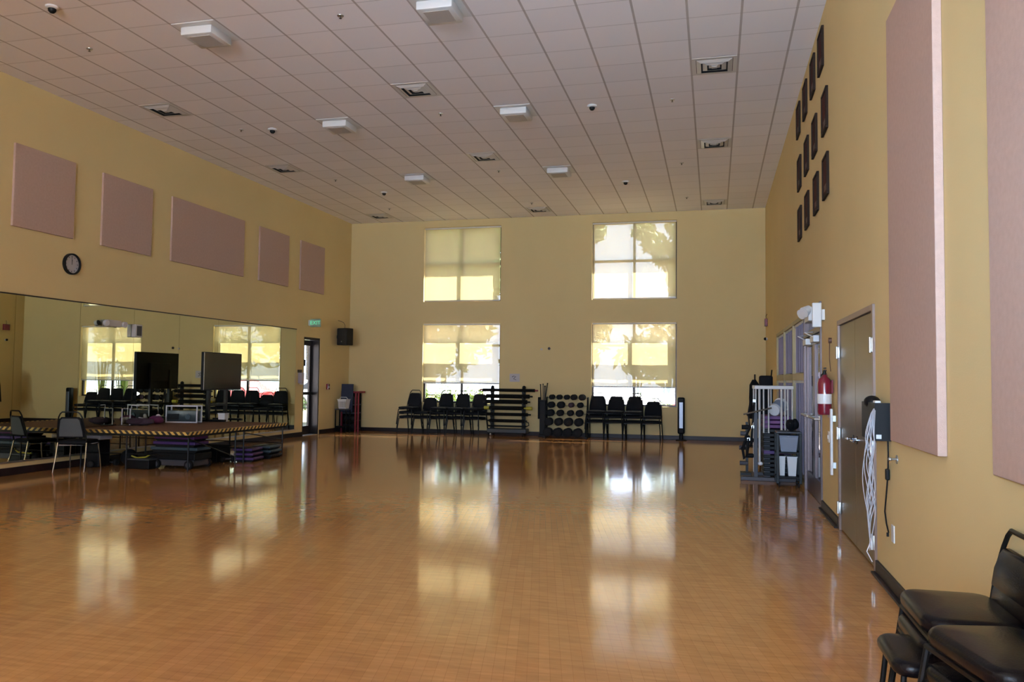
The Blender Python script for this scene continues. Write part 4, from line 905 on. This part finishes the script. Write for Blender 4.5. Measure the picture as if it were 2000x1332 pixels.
for k, (dx, z) in enumerate([(-.05, .18), (.04, .30), (-.06, .42), (.05, .54), (-.04, .64), (-.02, .74)]):
    G().cyl((dx - .06, -.04, z), (dx + .06, -.04, z), .035, 12).build('weight_disc' if k % 2 else 'peg', 'black_rubber' if k % 2 else 'mid_grey', e, smooth=True)

# black bag on the far end visible only in the mirror
o = lump('duffel_bag', 'black gym bag hanging in the far right corner, seen in the mirror', 'bag', (1.02, 19.2, 0), 'black_fabric', (.15, .2, 1.2), 21, 4)
bpy.data.objects.remove(o)
e = thing('coat_rack', 'dark coats hung on a stand in the far right corner', 'coat stand', (.90, 19.1, 0)); g = G(); g.cyl((0, 0, 0), (0, 0, 1.62), .018, 10); g.cyl((0, 0, 0), (0, 0, .03), .17, 20); g.build('stand_pole', 'black_metal', e, smooth=True)
g = G(); g.lathe([(.05, 1.50), (.13, 1.38), (.16, 1.1), (.19, .75), (.20, .62)], n=14, mtx=Matrix.Diagonal((.8, 1.1, 1, 1)))
for v in g.bm.verts: v.co.x += .02 * math.sin(v.co.z * 12 + v.co.y * 20); v.co.y += .015 * math.sin(v.co.z * 15 + v.co.x * 25)
g.build('coat', 'black_fabric', e, smooth=True)

# ------------------------------------------------------------------ outdoors
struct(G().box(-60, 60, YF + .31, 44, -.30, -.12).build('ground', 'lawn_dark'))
struct(G().box(-60, 60, 44, 120, -.30, -.12).build('ground_far', 'concrete'))
struct(G().box(-60, XL - .26, -40, YF + .31, -.30, -.12).build('ground_side', 'asphalt'))
struct(G().box(XL - .26, 60, -60, YB - .26, -.30, -.12).build('ground_front', 'bounce_ground'))
def leaves(g, c, r, n, size, rnd, shell=.55):
    bm = g.bm
    for _ in range(n):
        d_ = Vector((rnd.gauss(0, 1), rnd.gauss(0, 1), rnd.gauss(0, 1))).normalized(); k = shell + (1 - shell) * rnd.random()
        p = Vector(c) + Vector((d_.x * r[0], d_.y * r[1], d_.z * r[2])) * k
        a = Vector((rnd.gauss(0, 1), rnd.gauss(0, 1), rnd.gauss(0, 1))).normalized(); b_ = a.orthogonal().normalized(); s_ = size * rnd.uniform(.6, 1.3)
        q = [p + a * s_, p + b_ * s_ * .4, p - a * s_, p - b_ * s_ * .4]
        bm.faces.new([bm.verts.new(v) for v in q])
def tree(name, label, loc, hgt, blobs, m, n, size, seed, tr=.12):
    rnd = random.Random(seed); o = thing(name, label, 'tree', loc); g = G()
    g.tube([(0, 0, -.12), (.05, 0, hgt * .35), (-.05, .05, hgt * .7)], tr, 8)
    for c_, r_ in blobs: g.tube([(0, 0, hgt * .45), (c_[0] * .5, c_[1] * .5, (hgt * .5 + c_[2]) / 2), c_], tr * .35, 6)
    g.build('trunk', 'bark', o, smooth=True); g = G()
    for c_, r_ in blobs: leaves(g, c_, r_, n, size, rnd)
    g.build('foliage', m, o); return o
tree('shade_tree', 'leafy tree whose outline shows through the upper right window shade', (-.6, 25.4, 0), 6.4, [((-1.55, 0, 6.15), (.42, .5, .30)), ((-1.2, 0, 5.75), (.45, .5, .36)), ((-.85, .1, 5.35), (.45, .5, .38)), ((-.5, 0, 6.3), (.42, .5, .5)), ((-.45, 0, 5.5), (.35, .5, .6)), ((-.52, 0, 4.6), (.33, .5, .6)), ((.2, 0, 6.0), (.8, .7, 1.0))], 'leaf', 480, .10, 11)
tree('shade_tree', 'tree outside at the left of the upper right window', (-4.55, 26.5, 0), 7.5, [((.0, 0, 7.4), (.9, .9, .9)), ((.4, 0, 6.4), (.7, .7, .4)), ((-.5, 0, 6.0), (.9, .9, 1.4))], 'leaf', 700, .14, 12)
tree('shade_tree', 'dense tree outside filling the upper left window', (-9.6, 26.5, 0), 7.5, [((.0, 0, 6.6), (2.0, 1.5, 1.9)), ((-1.2, .3, 5.0), (1.6, 1.4, 1.6)), ((1.2, 0, 5.4), (1.5, 1.2, 1.8)), ((1.7, .2, 7.0), (1.3, 1.2, 1.2)), ((-2.2, .2, 7.2), (1.5, 1.2, 1.5)), ((.3, .2, 8.0), (1.9, 1.3, 1.2))], 'leaf', 2600, .22, 13, .2)
def shrub(label, loc, h_, n, size, seed, m='leaf_dark', r_=.4):
    rnd = random.Random(seed); o = thing('garden_shrub', label, 'shrub', loc, 0, 'shrubs outside the far windows'); g = G()
    for k in range(5): a = k * 1.26; g.tube([(0, 0, -.12), (math.cos(a) * r_ * .4, math.sin(a) * r_ * .3, h_ * .5), (math.cos(a) * r_ * .7, math.sin(a) * r_ * .5, h_ * .9)], .012, 5)
    g.build('stems', 'bark', o); g = G(); leaves(g, (0, 0, h_ * .62), (r_, r_ * .8, h_ * .45), n, size, rnd, .3); g.build('foliage', m, o); return o
for k, x in enumerate((-8.9, -7.9, -7.0, -6.2)): shrub('%s leafy shrub outside the lower left window' % ['leftmost', 'second', 'third', 'rightmost'][k], (x - .9, 23.2 + .3 * (k % 2), 0), 1.15, 420, .09, 20 + k, 'leaf', .45)
def spiky(label, loc, h_, seed):
    rnd = random.Random(seed); o = thing('spiky_plant', label, 'plant', loc, 0, 'spiky plants outside the lower right window'); g = G(); bm = g.bm
    for k in range(16):
        a = rnd.uniform(0, 2 * PI); sp_ = rnd.uniform(.08, .38); top = Vector((math.cos(a) * sp_, math.sin(a) * sp_, h_ * rnd.uniform(.75, 1.0))); b_ = Vector((math.cos(a) * .03, math.sin(a) * .03, -.12)); w_ = Vector((-math.sin(a), math.cos(a), 0)) * .028
        m_ = b_.lerp(top, .6) + Vector((0, 0, .05)); v = [bm.verts.new(q) for q in (b_ - w_ * .5, b_ + w_ * .5, m_ + w_, top, m_ - w_)]; bm.faces.new(v)
    g.build('blades', 'leaf_dark', o); G().cyl((0, 0, -.12), (0, 0, .2), .06, 8).build('crown', 'bark', o); return o
spiky('spiky plant outside throwing its shadow on the left half of the lower right shade', (-1.95, 20.98, 0), 2.35, 31)
spiky('spiky plant outside throwing its shadow on the right half of the lower right shade', (-1.15, 21.0, 0), 2.25, 33)
shrub('airy leafy shrub outside at the right end of the lower right window', (-1.55, 24.4, 0), 1.0, 260, .06, 35, 'leaf_dark', .35)
for k, x in enumerate((-14.8, -8.4, -2.0, 4.4, 10.8, 17.2, 23.6)):
    tree('far_tree', '%s tree of the distant row beyond the lawn' % ('leftmost', 'second', 'third', 'fourth', 'fifth', 'sixth', 'rightmost')[k], (x, 43.0 + (k % 3) * .8, 0), 4.2, [((0, 0, 3.4), (3.0, 1.5, 1.9)), ((1.2, .2, 4.6), (1.8, 1.3, 1.4)), ((-1.3, -.2, 2.6), (2.0, 1.2, 1.3))], 'leaf_dark', 420, .34, 70 + k, .16)
# hedge and cars outside the glass door
for k, (x, y) in enumerate(((-14.2, 24.6), (-15.6, 27.0), (-17.2, 29.6))): shrub('bright green hedge bush outside the glass door, %s' % ('nearest', 'middle', 'farthest')[k], (x, y, -.1), 1.0, 900, .09, 40 + k, 'leaf', .9)
tree('shade_tree', 'green tree seen high through the glass door', (-21.5, 40.0, 0), 6.0, [((0, 0, 5.4), (3.2, 2.4, 2.0)), ((1.5, 0, 4.4), (2.2, 2.0, 1.4))], 'leaf', 900, .28, 51, .2)
def car(label, m, loc, rz):
    o = thing('parked_car', label, 'car', loc, rz); g = G()
    g.prism([(-2.1, .30), (2.15, .30), (2.2, .62), (2.0, .82), (1.05, .92), (.45, 1.36), (-.95, 1.42), (-1.75, .98), (-2.15, .90), (-2.2, .55)], -.86, .86, 'xz', bev=.08); g.build('car_body', m, o, smooth=True)
    g = G(); g.prism([(.92, .95), (.40, 1.30), (-.92, 1.355), (-1.52, .98)], -.87, .87, 'xz'); g.build('side_window', 'dark_glass', o)
    for x in (-1.35, 1.35):
        for y in (-.80, .80):
            w_ = G().cyl((x, y - .1, .32), (x, y + .1, .32), .32, 20).build('wheel', 'tyre', o, smooth=True); G().cyl((x, y - .105, .32), (x, y + .105, .32), .19, 14).build('wheel_hub', 'steel', w_, smooth=True)
    return o
car('red car parked outside, showing red in the mirror over the chairs', 'car_red', (.6, 30.2, -.12), R(6))
car('white car parked outside beyond the glass door', 'car_white', (-19.5, 37.0, -.12), R(60))

# ------------------------------------------------------------------ light
sun = bpy.data.lights.new('sun', 'SUN'); sun.energy = 105.0; sun.angle = R(.53); sun.color = (1, .93, .80)
so = bpy.data.objects.new('sun', sun); C.objects.link(so); so.rotation_euler = Vector((-.85, -1.0, -2.0)).to_track_quat('-Z', 'Y').to_euler(); so.location = (5, 30, 20)
wd = bpy.data.worlds.new('sky'); bpy.context.scene.world = wd; wd.use_nodes = True; nt = wd.node_tree; L = nt.links.new
bg = nt.nodes['Background']; tc = nt.nodes.new('ShaderNodeTexCoord'); sp = nt.nodes.new('ShaderNodeSeparateXYZ'); L(tc.outputs['Generated'], sp.inputs[0])
mr = nt.nodes.new('ShaderNodeMapRange'); mr.inputs['From Min'].default_value = -.35; mr.inputs['From Max'].default_value = .1; mr.inputs['To Min'].default_value = 0.0; mr.inputs['To Max'].default_value = 1.0; L(sp.outputs['Y'], mr.inputs['Value'])
mxw = nt.nodes.new('ShaderNodeMix'); mxw.data_type = 'RGBA'; mxw.clamp_result = False; L(mr.outputs[0], mxw.inputs['Factor'])
mxw.inputs['A'].default_value = (5.6, 6.6, 8.4, 1); mxw.inputs['B'].default_value = (4.6, 5.4, 7.4, 1)
L(mxw.outputs['Result'], bg.inputs['Color']); bg.inputs['Strength'].default_value = 1.0
x0, x1, z0, z1 = BW[0]
pa = bpy.data.lights.new('window_portal', 'AREA'); pa.shape = 'RECTANGLE'; pa.size = x1 - x0; pa.size_y = z1 - z0; pa.cycles.is_portal = True
po = bpy.data.objects.new('window_portal', pa); C.objects.link(po); po.location = ((x0 + x1) / 2, YB - .2, (z0 + z1) / 2); po.rotation_euler = (PI / 2, 0, PI) 
# area lights shine along local -Z: turn it to face +Y (into the room)
po.rotation_euler = Vector((0, 1, 0)).to_track_quat('-Z', 'Z').to_euler()

# the photographer's flash, a hand's breadth above the lens
fl = bpy.data.lights.new('camera_flash', 'SPOT'); fl.energy = 1350; fl.spot_size = R(82); fl.spot_blend = 1.0; fl.shadow_soft_size = .03; fl.color = (.42, .71, 1.05)
fo = bpy.data.objects.new('camera_flash', fl); C.objects.link(fo); fo.location = (.03, .03, 1.56); fo.rotation_euler = Vector((-.12, 1, .22)).to_track_quat('-Z', 'Z').to_euler()

# ------------------------------------------------------------------ camera
cam = bpy.data.cameras.new('camera'); cam.sensor_width = 36; cam.lens = 1571.07 / 2000 * 36; cam.clip_start = .05; cam.clip_end = 300
co = bpy.data.objects.new('camera', cam); C.objects.link(co)
yaw, pitch, roll = R(14.113), R(2.713), R(.645)
fwd = Vector((-math.sin(yaw) * math.cos(pitch), math.cos(yaw) * math.cos(pitch), math.sin(pitch))); rt = Vector((math.cos(yaw), math.sin(yaw), 0)); up = rt.cross(fwd)
r2 = rt * math.cos(roll) + up * math.sin(roll); u2 = -rt * math.sin(roll) + up * math.cos(roll)
m4 = Matrix((r2, u2, -fwd)).transposed().to_4x4(); m4.translation = Vector((0, 0, 1.45)); co.matrix_world = m4
sc = bpy.context.scene; sc.camera = co
sc.view_settings.view_transform = 'Standard'; sc.view_settings.look = 'None'; sc.view_settings.gamma = 1; sc.view_settings.exposure = .46; sc.view_settings.use_curve_mapping = False
sc.cycles.use_denoising = True; sc.cycles.max_bounces = 10; sc.cycles.diffuse_bounces = 6; sc.cycles.glossy_bounces = 5; sc.cycles.transparent_max_bounces = 12
sc.cycles.sample_clamp_indirect = 6; sc.cycles.caustics_reflective = False; sc.cycles.caustics_refractive = False
